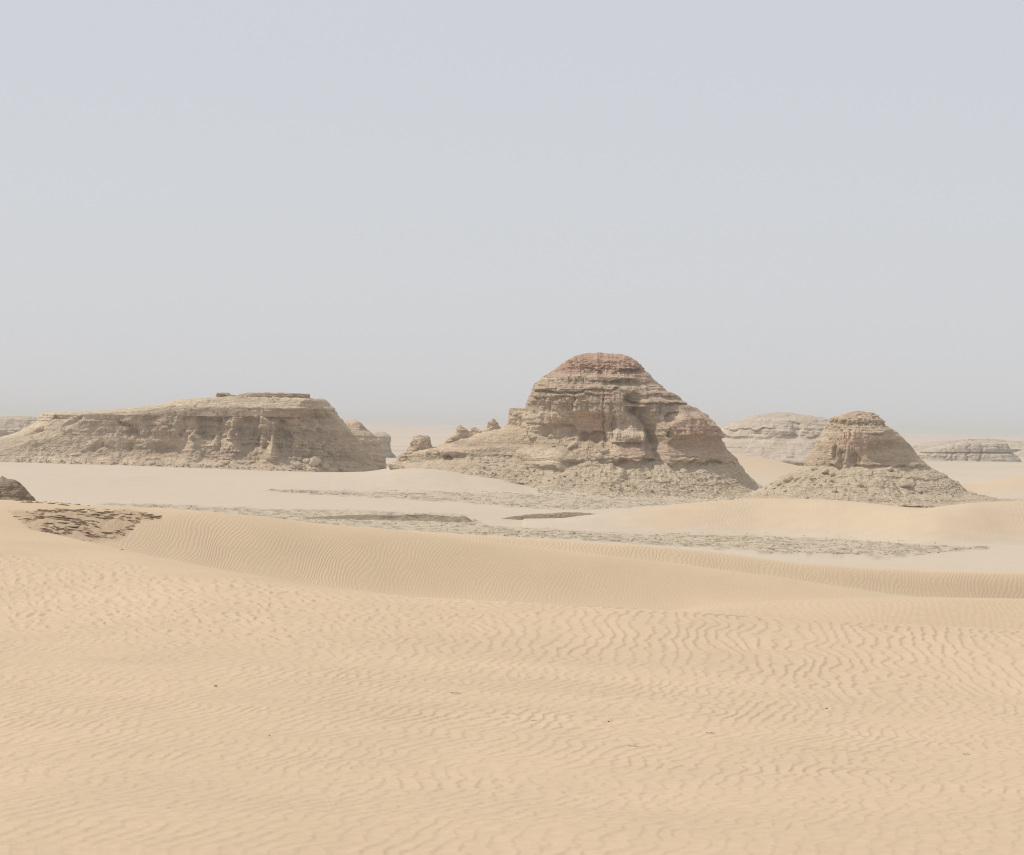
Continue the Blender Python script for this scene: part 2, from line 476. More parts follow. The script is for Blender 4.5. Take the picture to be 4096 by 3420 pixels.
    # the sand behind and beside the photographer
    gx = np.linspace(-260, 260, 53); gy = np.linspace(-260, 2.0, 40)
    GX, GY = np.meshgrid(gx, gy)
    GZ = -1.53 + 0.25 * fbm(GX / 30, GY / 30, o=3, seed=90) * ss(1.0, -25, GY) * 2 - 0.02 * ss(2.6, 6, np.abs(GX))
    V2 = np.stack([GX.ravel(), GY.ravel(), GZ.ravel()], 1)
    idx = np.arange(GX.size).reshape(GX.shape)
    f2 = np.stack([idx[:-1, :-1].ravel(), idx[:-1, 1:].ravel(), idx[1:, 1:].ravel(), idx[1:, :-1].ravel()], 1)
    me2 = make_mesh('ground_behind', V2, f2, M_SAND, True, np.broadcast_to(sand, (len(V2), 3)))
    link('ground_behind', me2, kind='structure', label='sand behind the viewpoint')

def ground_at(X, Y, detail=True):
    X = np.asarray(X, float); Y = np.asarray(Y, float)
    px = CX + X / Y * F
    xs, zs = ground_lines(np.clip(px, -600, 4700))
    m = slopes(xs, zs)
    k = np.clip((xs <= Y[None]).sum(0) - 1, 0, len(xs) - 2)
    i = np.arange(len(X))
    z = hermite(Y, xs[k, i], xs[k + 1, i], zs[k, i], zs[k + 1, i], m[k, i], m[k + 1, i])
    t = (1 / xs[k, i] - 1 / Y) / (1 / xs[k, i] - 1 / xs[k + 1, i])
    if not detail:
        return z
    return z + ground_detail(X, Y, px, k + t)

def ground_hit(px, py, d0, d1, n=1500):
    """first point of the sand seen at a photo pixel, searched between two depths"""
    D = 1 / np.linspace(1 / d0, 1 / d1, n)
    X, Y, Z = unproject(px, py, D)
    g = ground_at(X, Y)
    k = np.argmax(g > Z)
    if not (g > Z).any():
        k = n - 1
    return X[k], Y[k], g[k]

build_ground()

# ------------------------------------------------------------------ rock masses
def contour(poly, n_front, n_back):
    """closed plan outline: left tip (-1,0) round the front (y<0) to (1,0) and back; returns unit points"""
    p = np.array(poly, float)
    d = np.concatenate([[0], np.cumsum(np.hypot(*np.diff(p, axis=0).T))])
    t = np.linspace(0, d[-1], 4000)
    x = np.interp(t, d, p[:, 0]); y = np.interp(t, d, p[:, 1])
    return x, y

def superellipse(p):
    th = np.linspace(math.pi, 2 * math.pi, 600)
    c, s = np.cos(th), np.sin(th)
    return np.stack([np.sign(c) * np.abs(c) ** (2 / p), np.sign(s) * np.abs(s) ** (2 / p)], 1)

def strata(z, x, y, seed, thick=0.9):
    """hard ledges and soft recesses that follow the bedding"""
    w = z + 0.25 * vn(x / 12, y / 12, seed=seed) + 0.10 * vn(x / 2.5, y / 2.5, seed=seed + 1)
    a = vn(w / thick, 0.15 * x / 10, seed=seed + 2)
    b = vn(w / (thick * 0.36), 0.15 * x / 6, seed=seed + 3)
    return np.tanh(4.5 * a) * 0.6 + np.tanh(4.5 * b) * 0.4

def rock_mass(name, D, left, right, front, back, n_ang, n_h, relief, colour, mat, parts=None, plan_p=2.4, plan=None, parent=None, smooth=False, extra_base=2.0, cap_noise=0.25, arc_w=0.6, nb=0.25, edge_amt=0.5):
    """A rock body built from level rings.  left/right: outline in the photo at depth D; front/back: [(photo y at the middle, metres)]"""
    lx, _, lz = unproject(np.array([a for a, _ in left], float), np.array([b for _, b in left], float), D)
    rx, _, rz = unproject(np.array([a for a, _ in right], float), np.array([b for _, b in right], float), D)
    mx = 0.5 * (left[0][0] + right[0][0])
    def zof(tab):
        return [(float(unproject(mx, py, D)[2]), v) for py, v in tab]
    ztop = min(lz.max(), rz.max()); zbot = min(lz.min(), rz.min()) - extra_base
    z = np.linspace(ztop, zbot, 3000)
    L = pchip(list(zip(lz, lx)), z); R_ = pchip(list(zip(rz, rx)), z)
    bf = pchip(zof(front), z); bb = pchip(zof(back), z)
    # below the listed outline the flanks keep spreading a little
    ds = np.sqrt(np.diff(z) ** 2 + arc_w * (np.diff(bf) ** 2 + 0.25 * np.diff(L) ** 2 + 0.25 * np.diff(R_) ** 2))
    s = np.concatenate([[0], np.cumsum(ds)])
    q = np.interp(np.linspace(0, s[-1], n_h), s, np.arange(len(z)))
    z, L, R_, bf, bb = [np.interp(q, np.arange(len(z)), a) for a in (z, L, R_, bf, bb)]
    # inner rings that close the top
    k = 6
    sc_ = np.concatenate([np.linspace(0.06, 1, k + 1)[:-1], np.ones(n_h)])
    rows = np.concatenate([np.zeros(k, int), np.arange(n_h)])
    z, L, R_, bf, bb = z[rows], L[rows], R_[rows], bf[rows], bb[rows]
    xc, a = 0.5 * (L + R_), 0.5 * (R_ - L)
    z = z + np.concatenate([0.12 * (1 - np.linspace(0.06, 1, k + 1)[:-1]), np.zeros(n_h)])
    nf = int(n_ang * (1 - nb)); nbk = n_ang - nf
    half = superellipse(plan_p) if plan is None else np.array(plan, float)
    def resample(pts, n, wy):
        d = np.concatenate([[0], np.cumsum(np.hypot(np.diff(pts[:, 0]), wy * np.diff(pts[:, 1])))])
        t = np.linspace(0, d[-1], n + 1)[:-1]
        return np.stack([np.interp(t, d, pts[:, 0]), np.interp(t, d, pts[:, 1])], 1)
    fr = resample(half, nf, 0.35)
    bk = superellipse(2.4) * np.array([1, -1])
    bk = resample(bk[::-1], nbk, 0.35)
    C = np.vstack([fr, bk])
    ux, uy = C[:, 0], C[:, 1]
    X = xc[:, None] + a[:, None] * sc_[:, None] * ux[None]
    Yo = np.where(uy[None] < 0, uy[None] * bf[:, None], uy[None] * bb[:, None]) * sc_[:, None]
    Z = np.repeat(z[:, None], len(ux), 1)
    # outward horizontal direction from neighbouring ring points
    tx = np.roll(X, -1, 1) - np.roll(X, 1, 1); ty = np.roll(Yo, -1, 1) - np.roll(Yo, 1, 1)
    ln = np.hypot(tx, ty) + 1e-9
    nx, ny = ty / ln, -tx / ln
    for _ in range(3):
        nx = (np.roll(nx, 1, 1) + 2 * nx + np.roll(nx, -1, 1)) / 4; ny = (np.roll(ny, 1, 1) + 2 * ny + np.roll(ny, -1, 1)) / 4
    Y = D + Yo
    px, py = project(X, Y, Z)
    fw = np.broadcast_to(ss(-0.02, -0.55, uy)[None], X.shape)
    top_fade = np.broadcast_to(np.clip(sc_, 0, 1)[:, None] ** 2, X.shape)
    d, dz = relief(X, Y, Z, px, py, fw)
    # on gentle slopes the relief turns from outward to upward
    hx_ = np.gradient(X, axis=0); hy_ = np.gradient(Y, axis=0); hz_ = np.abs(np.gradient(Z, axis=0))
    steep = np.clip(hz_ / (np.hypot(hx_, hy_) + 1e-6) / 1.1, 0.08, 1)
    d = d * (edge_amt + (1 - edge_amt) * fw)
    dz = dz + (1 - steep) * 0.35 * np.clip(d, -0.8, 0.8)
    d = d * steep
    X = X + nx * d * top_fade; Y = Y + ny * d * top_fade; Z = Z + dz
    Z = Z + cap_noise * fbm(X / 1.6, Y / 1.6, o=3, seed=7) * ss(1.2, 0.2, np.abs(z - z.max()))[:, None]
    px, py = project(X, Y, Z)
    alb = colour(X, Y, Z, px, py, fw)
    nr, nc = X.shape
    V = np.stack([X.ravel(), Y.ravel(), Z.ravel()], 1)
    A = alb.reshape(-1, 3)
    top = np.array([[X[0].mean(), Y[0].mean(), Z[0].mean() + 0.02]])
    objs = []
    if parts is None:
        parts = [(None, 1e9)]
    prev = 0
    zmean = z
    for pn, pylim in parts:
        if pylim > 1e8:
            end = nr - 1
        else:
            zl = float(unproject(mx, pylim, D)[2])
            end = int(np.argmax(zmean < zl))
        rr = np.arange(prev, end)
        i0 = (rr[:, None] * nc + np.arange(nc)[None]); i1 = (rr[:, None] * nc + (np.arange(nc)[None] + 1) % nc)
        faces = np.stack([i0.ravel(), (i0 + nc).ravel(), (i1 + nc).ravel(), i1.ravel()], 1)
        base = prev * nc
        vv = V[base:(end + 1) * nc]; aa = A[base:(end + 1) * nc]
        faces = faces - base
        if prev == 0:
            vv = np.vstack([vv, top]); aa = np.vstack([aa, aa[:1]])
            t = len(vv) - 1
            j = np.arange(nc)
            cap = np.stack([np.full(nc, t), j, (j + 1) % nc, (j + 1) % nc], 1)
            # triangles as quads would be degenerate, so pair them up
            j2 = np.arange(0, nc - 1, 2)
            cap = np.stack([np.full(len(j2), t), j2, (j2 + 1) % nc, (j2 + 2) % nc], 1)
            faces = np.vstack([faces, cap])
        me = make_mesh(pn or name, vv, faces, mat, smooth, aa)
        objs.append((pn, me))
        prev = end
    return objs

def bump2(px, py, cx, cy, rx, ry, p=2.0):
    r = (np.abs((px - cx) / rx) ** p + np.abs((py - cy) / ry) ** p) ** (1 / p)
    return ss(1.0, 0.55, r)

def gully(px, py, pts, w):
    """1 on a polyline, 0 away from it"""
    d = np.full_like(px, 1e9)
    for (x0, y0), (x1, y1) in zip(pts[:-1], pts[1:]):
        vx, vy = x1 - x0, y1 - y0
        t = np.clip(((px - x0) * vx + (py - y0) * vy) / (vx * vx + vy * vy), 0, 1)
        d = np.minimum(d, np.hypot(px - x0 - t * vx, py - y0 - t * vy))
    return np.clip(1 - d / w, 0, 1)

ROCK = np.array([0.465, 0.357, 0.252]); PALE = np.array([0.560, 0.460, 0.332]); RED = np.array([0.450, 0.298, 0.215]); OLIVE = np.array([0.450, 0.366, 0.260]); SANDC = np.array([0.52, 0.408, 0.268])
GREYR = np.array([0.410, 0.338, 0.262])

def mixc(a, b, w):
    return a * (1 - w[..., None]) + b * w[..., None]

def band_colour(X, Y, Z, base, seed, amt=0.5, dark=0.16):
    s = strata(Z, X, Y, seed, 1.1)
    c = np.broadcast_to(base, X.shape + (3,)).copy()
    c = mixc(c, PALE, np.clip(amt * s, 0, 1))
    c = c * (1 - dark * np.clip(-s, 0, 1))[..., None]
    n = fbm(X / 3.0, Y / 3.0, Z / 2.0, o=4, seed=seed + 20)
    return c * (1 + 0.16 * n)[..., None]

def rough(X, Y, Z, seed, s=1.0):
    return fbm(X / (2.2 * s), Y / (2.2 * s), Z / (1.5 * s), o=5, seed=seed)

def crags(X, Y, Z, s, seed, o=4):
    """rounded lumps parted by sharp creases"""
    d = 0; a = 1.0; f = 1.0 / s
    for k in range(o):
        d = d + a * (2.0 * np.abs(vn(X * f + 3.1 * k, Y * f + 7.7 * k, Z * f * 1.25, seed + k)) - 0.75)
        a *= 0.55; f *= 2.1
    return d

def blocks(X, Z, w, h, seed):
    """joint blocks: each bed is cut into blocks that stand a little proud or back"""
    zz = Z / h + 0.25 * vn(X / 6.0, seed=seed)
    lay = np.floor(zz)
    off = hash01(lay, lay * 0, lay * 0, seed)
    xx = X / w + off * 10 + 0.2 * vn(X / w * 2, Z / h * 2, seed=seed + 1)
    return hash01(np.floor(xx), lay, lay * 0, seed + 2) * 2 - 1

def apron(X, Y, D, pxc, seed):
    """rubble slope: rills and low ridges that run downhill, stones of all sizes"""
    x0 = (pxc - CX) / F * D
    ang = np.arctan2(X - x0, D - Y) * 30.0
    rad = np.hypot(X - x0, D - Y)
    w = ang + 1.2 * vn(X / 5, Y / 5, seed=seed)
    rill = 0.45 * fbm(w / 3.4, rad / 10.0, o=3, seed=seed + 1) + 0.12 * (1 - 2 * np.abs(vn(w / 1.3, rad / 9.0, seed=seed + 2)))
    m = 0.35 + 0.9 * ss(-0.3, 0.5, fbm(X / 7, Y / 7, o=2, seed=seed + 12))
    rub = m * (0.15 * crags(X, Y, X * 0, 1.9, seed + 3, 4) + 0.07 * crags(X, Y, X * 0, 0.8, seed + 9, 3)) + 0.5 * fbm(X / 5, Y / 5, o=3, seed=seed + 5)
    return rill + rub

# ---- the big domed hill
def relief_main(X, Y, Z, px, py, fw):
    up = ss(1640, 1560, py)                       # ledged dome
    cliff = ss(1575, 1640, py) * ss(1860, 1790, py)
    tal = ss(1770, 1850, py)
    d = (0.26 * strata(Z, X, Y, 100, 1.15) + 0.14 * strata(Z, X, Y, 103, 0.45)) * (0.35 + 0.65 * up) * (1 - 0.8 * tal)
    d += (0.15 * blocks(X, Z, 1.3, 0.6, 105) + 0.22 * blocks(X, Z, 0.9, 2.2, 106)) * (1 - tal) + 0.16 * crags(X, Y, Z, 1.0, 108)
    d += 0.30 * rough(X, Y, Z, 110) * (1 + 0.4 * tal)
    wx = px + 14 * vn(px / 30, py / 30, seed=130); wy = py + 10 * vn(px / 28, py / 28, seed=131)
    wall = np.maximum.reduce([bump2(wx, wy, 2350, 1715, 95, 62, 3), bump2(wx, wy, 2775, 1795, 140, 60, 3), bump2(wx, wy, 2525, 1805, 62, 50, 3), bump2(wx, wy, 2215, 1730, 70, 36, 3)]) * fw
    d *= 1 - 0.7 * wall
    fl = fbm(X / 0.55, Z / 5.0, Y / 2.0, o=3, seed=120)
    d += (0.50 * fl) * (0.35 + 0.65 * cliff) * (1 - tal) * (1 - 0.6 * wall)
    d += 0.6 * fbm(X / 3.2, Z / 9.0, Y / 8.0, o=2, seed=121) * cliff
    d += 0.55 * (0.5 - 1.6 * np.abs(vn(X / 2.4 + 0.3 * vn(Z / 3, seed=122), Z / 14.0, seed=123))) * (1 - tal) * (1 - 0.6 * wall)
    d *= 1 - 0.6 * tal
    d += tal * (0.30 * strata(Z, X, Y, 126, 0.5) + 0.2 * fbm(X / 6, Z / 0.35, Y / 6, o=2, seed=129))
    red = ss(1505, 1490, py)
    d += red * 0.25 * crags(X, Y, Z, 0.8, 127)
    f = np.zeros_like(X)
    wx = px + 14 * vn(px / 30, py / 30, seed=130); wy = py + 10 * vn(px / 28, py / 28, seed=131)
    # alcoves under the ledges
    f -= 1.7 * bump2(wx, wy, 2345, 1712, 98, 72, 3.5)
    f -= 1.3 * bump2(wx, wy, 2370, 1755, 110, 34, 2)
    f -= 1.9 * bump2(wx, wy, 2215, 1728, 75, 42, 2.5)
    f -= 1.2 * bump2(wx, wy, 2500, 1535, 110, 22, 2)
    f -= 0.8 * bump2(wx, wy, 2520, 1488, 90, 14, 2)
    f -= 0.8 * bump2(wx, wy, 2380, 1492, 30, 12, 2)
    # ledges of the upper dome that stand proud on the right
    f += 0.9 * bump2(wx, wy, 2700, 1572, 170, 10, 4) + 0.9 * bump2(wx, wy, 2660, 1602, 180, 9, 4)
    f += 0.7 * bump2(wx, wy, 2320, 1553, 260, 8, 4) + 0.7 * bump2(wx, wy, 2300, 1575, 230, 8, 4)
    # gully between the dome and the right buttress
    g = gully(wx, wy, [(2525, 1605), (2570, 1660), (2615, 1735), (2628, 1790), (2628, 1850)], 46)
    f -= 3.6 * g ** 0.8
    # central buttress block
    f += 2.8 * bump2(wx, wy, 2515, 1788, 92, 84, 3.0)
    f -= 0.9 * bump2(wx, wy, 2535, 1802, 56, 52, 2.5)
    # right buttress with its own alcove
    f += 2.6 * bump2(wx, wy, 2760, 1750, 150, 118, 3.5)
    f -= 1.7 * bump2(wx, wy, 2680, 1672, 36, 26, 2.5)
    f -= 1.7 * bump2(wx, wy, 2775, 1795, 135, 62, 4)
    # undercut at the foot of the buttresses
    f -= 1.3 * ss(1846, 1856, wy) * ss(1892, 1866, wy) * ss(2400, 2460, wx) * ss(2930, 2880, wx)
    # fallen mass and mounds on the apron
    f += 2.0 * bump2(wx, wy, 2185, 1830, 115, 55, 2.5)
    f += 1.6 * bump2(wx, wy, 2280, 1772, 34, 26, 3)
    f -= 1.4 * bump2(wx, wy, 2290, 1880, 90, 45, 2)
    f += 1.2 * bump2(wx, wy, 2440, 1900, 70, 50, 2)
    f -= 0.9 * bump2(wx, wy, 2560, 1920, 70, 40, 2)
    # a few joints
    for jx, y0, y1 in ((2300, 1505, 1610), (2414, 1550, 1760), (2288, 1610, 1660), (2190, 1520, 1680), (2450, 1660, 1800)):
        f -= 0.55 * np.clip(1 - np.abs(px + 5 * vn(py / 25, seed=jx) - jx) / 6, 0, 1) * ss(y0 - 10, y0 + 10, py) * ss(y1 + 10, y1 - 10, py)
    up_ = apron(X, Y, 752, 2440, 128) * ss(1770, 1850, py)
    return d + f * fw, 0.10 * rough(X, Y, Z, 112, 0.6) + up_

def colour_main(X, Y, Z, px, py, fw):
    c = band_colour(X, Y, Z, ROCK, 100, 0.75)
    tal = ss(1780, 1880, py)
    c = mixc(c, OLIVE * 1.05, 0.75 * tal)
    n = fbm(px / 50, py / 30, o=4, seed=140)
    red = 0.95 * ss(1512, 1488, py + 16 * n)
    red = np.maximum(red, 0.75 * bump2(px + 40 * n, py + 30 * n, 2370, 1710, 100, 80, 2))
    red = np.maximum(red, 0.65 * bump2(px + 40 * n, py + 30 * n, 2800, 1700, 180, 70, 2))
    red = np.maximum(red, 0.6 * bump2(px + 30 * n, py + 20 * n, 2530, 1800, 75, 70, 2))
    red = np.maximum(red, 0.45 * bump2(px + 30 * n, py + 20 * n, 2775, 1795, 160, 70, 3))
    red = np.maximum(red, 0.7 * bump2(px + 20 * n, py + 20 * n, 2440, 1588, 26, 24, 2))
    red = np.maximum(red, 0.6 * bump2(px + 20 * n, py + 20 * n, 2700, 1580, 90, 12, 2))
    c = mixc(c, RED * (1 + 0.2 * n)[..., None], red)
    c = mixc(c, PALE, 0.7 * bump2(px + 30 * n, py + 20 * n, 2180, 1822, 100, 40, 2))
    return c

hill = link('rock_dome', None, kind='thing', label='large domed layered rock hill with a reddish summit, tallest in view', category='hill')
parts = rock_mass('rock_hill', 752,
    left=[(2350, 1415), (2322, 1420), (2288, 1431), (2245, 1455), (2205, 1485), (2150, 1525), (2125, 1560), (2105, 1605), (2092, 1650), (2080, 1700), (2060, 1760), (1990, 1830), (1900, 1900), (1840, 1960), (1800, 2000)],
    right=[(2450, 1414), (2484, 1418), (2524, 1431), (2560, 1455), (2600, 1500), (2650, 1545), (2672, 1567), (2692, 1572), (2730, 1605), (2745, 1620), (2785, 1632), (2830, 1690), (2870, 1735), (2900, 1790), (2950, 1850), (3000, 1915), (3055, 1962), (3110, 1985), (3180, 2000)],
    front=[(1414, 2.2), (1420, 4.0), (1440, 6.5), (1470, 8.4), (1490, 9.2), (1512, 11.0), (1535, 12.0), (1552, 13.2), (1575, 14.2), (1600, 15.4), (1630, 16.0), (1760, 17.5), (1790, 19.5), (1850, 23), (1920, 29), (1975, 36), (2010, 42)],
    back=[(1414, 2.0), (1440, 6), (1500, 10), (1600, 15), (1760, 20), (2010, 32)],
    n_ang=640, n_h=250, relief=relief_main, colour=colour_main, mat=M_ROCK, plan_p=2.2,
    parts=[('summit_cap', 1492), ('ledge_band', 1612), ('cliff', 1775), ('talus_apron', 1e9)])
for pn, me in parts:
    o = link(pn, me, hill)
    o['label'] = {'summit_cap': 'reddish rounded summit cap', 'ledge_band': 'pale stepped ledges', 'cliff': 'brown cliff with alcoves and buttresses', 'talus_apron': 'olive grey rubble apron'}[pn]

# the low spur that runs out to the left
def relief_spur(X, Y, Z, px, py, fw):
    d = 0.22 * strata(Z, X, Y, 200, 0.5) + 0.14 * strata(Z, X, Y, 203, 0.25) + 0.35 * rough(X, Y, Z, 210) + (0.12 + 0.35 * ss(1795, 1835, py)) * crags(X, Y, Z, 1.5, 212) + 0.5 * fbm(X / 1.2 + Z / 1.5, Z / 5.0, o=3, seed=214) * ss(1800, 1840, py)
    line = np.interp(px, [1570, 1650, 1750, 1850, 1950, 2060], [1862, 1822, 1806, 1800, 1795, 1790])
    f = 1.1 * ss(16, 0, np.abs(py - line))
    f -= 1.7 * ss(line + 12, line + 26, py) * ss(line + 70, line + 40, py) * ss(1560, 1600, px) * ss(1880, 1840, px)
    for cx, cy_, rx, ry in ((1612, 1838, 30, 26), (1735, 1822, 32, 28), (1787, 1832, 24, 18)):
        f -= 2.0 * bump2(px, py, cx, cy_, rx, ry, 2.2)
    return d + f * fw, 0.06 * rough(X, Y, Z, 213, 0.6)

def colour_spur(X, Y, Z, px, py, fw):
    c = band_colour(X, Y, Z, ROCK * 1.05, 100, 0.7)
    n = fbm(px / 40, py / 20, o=3, seed=240)
    c = mixc(c, OLIVE, 0.5 * ss(1800, 1850, py + 20 * n))
    return mixc(c, SANDC, ss(0.25, 0.6, gully(px, py + 8 * n, [(2092, 1690), (2050, 1722), (1985, 1750)], 22)))

for pn, me in rock_mass('spur', 752,
        left=[(2090, 1690), (2060, 1702), (2000, 1716), (1900, 1734), (1800, 1765), (1720, 1790), (1650, 1798), (1625, 1812), (1590, 1838), (1566, 1858), (1560, 1880), (1555, 1900)],
        right=[(2160, 1690), (2230, 1720), (2300, 1790), (2350, 1850), (2400, 1900)],
        front=[(1690, 1.0), (1715, 3.0), (1760, 7), (1790, 9), (1815, 11), (1840, 13), (1880, 18), (1925, 25)],
        back=[(1690, 1.0), (1760, 7), (1900, 14)],
        n_ang=330, n_h=110, relief=relief_spur, colour=colour_spur, mat=M_ROCK, plan_p=3.0):
    o = link('spur', me, hill); o['label'] = 'low layered spur with hollowed foot'

def relief_small(seed, amp=1.0):
    def fn(X, Y, Z, px, py, fw):
        return amp * (0.18 * strata(Z, X, Y, seed, 0.4) + 0.40 * crags(X, Y, Z, 1.5, seed + 3, 3) + 0.25 * rough(X, Y, Z, seed + 5, 0.5) + 0.15 * fbm(X / 0.3, Z / 2.0, Y / 0.6, o=2, seed=seed + 9)), 0.08 * rough(X, Y, Z, seed + 7, 0.4)
    return fn
def colour_plain(base, seed, amt=0.5):
    return lambda X, Y, Z, px, py, fw: band_colour(X, Y, Z, base, seed, amt, 0.16 if amt > 0.3 else 0.06)

def relief_spire(seed):
    def fn(X, Y, Z, px, py, fw):
        return 0.26 * crags(X, Y, Z, 1.5, seed + 3, 4) + 0.05 * strata(Z, X, Y, seed, 0.3), 0.10 * rough(X, Y, Z, seed + 7, 0.5)
    return fn
SPIRES = [
    ('pinnacle', 748, [(1664, 1744), (1653, 1748), (1648, 1762), (1645, 1780), (1625, 1798), (1590, 1825)], [(1698, 1745), (1714, 1751), (1721, 1764), (1726, 1784), (1755, 1798), (1800, 1825)], 3.4, 'squat block on the spur'),
    ('pinnacle', 750, [(1840, 1702), (1829, 1712), (1822, 1727), (1795, 1752), (1780, 1765)], [(1848, 1706), (1864, 1716), (1878, 1726), (1905, 1745), (1930, 1765)], 2.6, None),
    ('pinnacle', 751, [(1893, 1707), (1885, 1715), (1876, 1727), (1855, 1745), (1845, 1755)], [(1902, 1710), (1914, 1717), (1930, 1726), (1960, 1742), (1980, 1755)], 2.2, None),
    ('pinnacle', 753, [(1972, 1676), (1962, 1686), (1953, 1692), (1943, 1710), (1905, 1740)], [(1978, 1680), (1989, 1697), (2003, 1709), (2030, 1722), (2070, 1740)], 2.8, 'pointed spire on the spur'),
    ('tower', 754, [(2038, 1637), (2034, 1650), (2031, 1690), (2018, 1706), (1995, 1724)], [(2066, 1635), (2090, 1632), (2120, 1640), (2140, 1680), (2150, 1722)], 4.0, 'square tower against the dome'),
]
for nm, D, l, r, b, lab in SPIRES:
    y0, y1 = l[0][1], l[-1][1]
    for pn, me in rock_mass(nm, D, l, r, [(y0, b * 0.35), (y0 + 0.3 * (y1 - y0), b * 0.75), (y1, b)], [(y0, b * 0.35), (y1, b)], 90, 46,
                            relief_spire(300 + D), colour_plain(ROCK, 100, 0.5), M_ROCK, extra_base=0.8, cap_noise=0.3):
        o = link(nm, me, hill)
        if lab: o['label'] = lab

# ---- cone-shaped hill on the right
def relief_cone(X, Y, Z, px, py, fw):
    up = ss(1745, 1700, py)
    cliff = ss(1700, 1740, py) * ss(1885, 1855, py)
    tal = ss(1850, 1880, py)
    d = (0.22 * strata(Z, X, Y, 400, 0.8) + 0.15 * strata(Z, X, Y, 403, 0.35)) * (0.3 + 0.7 * up) * (1 - 0.5 * tal)
    d += 0.14 * blocks(X, Z, 1.0, 0.5, 405) * (1 - 0.7 * cliff)
    d += 0.45 * rough(X, Y, Z, 410) * (1 - 0.6 * cliff)
    d += 0.35 * crags(X, Y, Z, 1.3, 411) * up + 0.12 * crags(X, Y, Z, 0.7, 413) * (1 - 0.6 * cliff)
    lf = ss(3480, 3380, px)
    fl = fbm(X / 0.7, Z / 5.0, Y / 2.0, o=3, seed=420)
    d += cliff * fl * (0.15 + 0.75 * lf)
    d *= 1 - 0.5 * tal
    d += tal * (0.24 * strata(Z, X, Y, 426, 0.5) + 0.25 * fbm(X / 6, Z / 0.35, Y / 6, o=2, seed=429))
    wx = px + 8 * vn(px / 20, py / 20, seed=430); wy = py + 6 * vn(px / 20, py / 20, seed=431)
    f = -0.9 * bump2(wx, wy, 3335, 1820, 16, 42, 2.0)
    f -= 0.8 * bump2(wx, wy, 3362, 1830, 13, 46, 2.0)
    f -= 0.7 * bump2(wx, wy, 3422, 1838, 32, 34, 2.2)
    f -= 0.7 * bump2(wx, wy, 3460, 1690, 34, 16, 2)
    f -= 1.0 * bump2(wx, wy, 3560, 1810, 110, 62, 2.5)
    f += 0.9 * bump2(wx, wy, 3520, 1722, 60, 12, 3)
    f -= 1.1 * ss(1858, 1868, wy) * ss(1900, 1878, wy) * ss(3280, 3330, wx)
    f += 1.4 * bump2(wx, wy, 3260, 1935, 85, 26, 3)
    f += 0.9 * bump2(wx, wy, 3630, 1925, 36, 30, 2) + 0.8 * bump2(wx, wy, 3520, 1935, 34, 24, 2)
    return d + f * fw, 0.10 * rough(X, Y, Z, 412, 0.6) + 0.7 * apron(X, Y, 705, 3450, 430) * ss(1860, 1900, py)

def colour_cone(X, Y, Z, px, py, fw):
    c = band_colour(X, Y, Z, ROCK, 400, 0.6)
    n = fbm(px / 40, py / 25, o=4, seed=440)
    c = mixc(c, OLIVE, 0.7 * ss(1850, 1890, py))
    red = np.maximum(0.55 * ss(1680, 1660, py + 20 * n), 0.6 * bump2(px + 40 * n, py + 20 * n, 3440, 1770, 110, 40, 2))
    return mixc(c, RED * (1 + 0.2 * n)[..., None], red)

cone = link('rock_cone', None, kind='thing', label='smaller steep rock hill with a blunt flat top, right of the big dome', category='hill')
for pn, me in rock_mass('rock_hill', 705,
        left=[(3425, 1648), (3390, 1653), (3352, 1664), (3334, 1668), (3326, 1678), (3320, 1692), (3303, 1714), (3280, 1750), (3250, 1795), (3228, 1840), (3215, 1862), (3190, 1880), (3140, 1902), (3100, 1930), (3050, 1955), (3000, 1980), (2950, 2000)],
        right=[(3474, 1646), (3492, 1651), (3520, 1680), (3548, 1710), (3575, 1722), (3610, 1752), (3640, 1780), (3680, 1835), (3720, 1868), (3775, 1900), (3828, 1936), (3862, 1966), (3900, 1982), (3960, 1994), (4050, 2006)],
        front=[(1648, 2), (1654, 4), (1672, 6), (1700, 8), (1730, 9.6), (1860, 12), (1875, 13.2), (1920, 17), (1965, 22), (1985, 26), (2005, 31)],
        back=[(1648, 2), (1700, 7), (1860, 12), (2005, 24)],
        n_ang=420, n_h=170, relief=relief_cone, colour=colour_cone, mat=M_ROCK, plan_p=2.2,
        parts=[('summit_cap', 1735), ('cliff', 1868), ('talus_apron', 1e9)]):
    o = link(pn, me, cone)

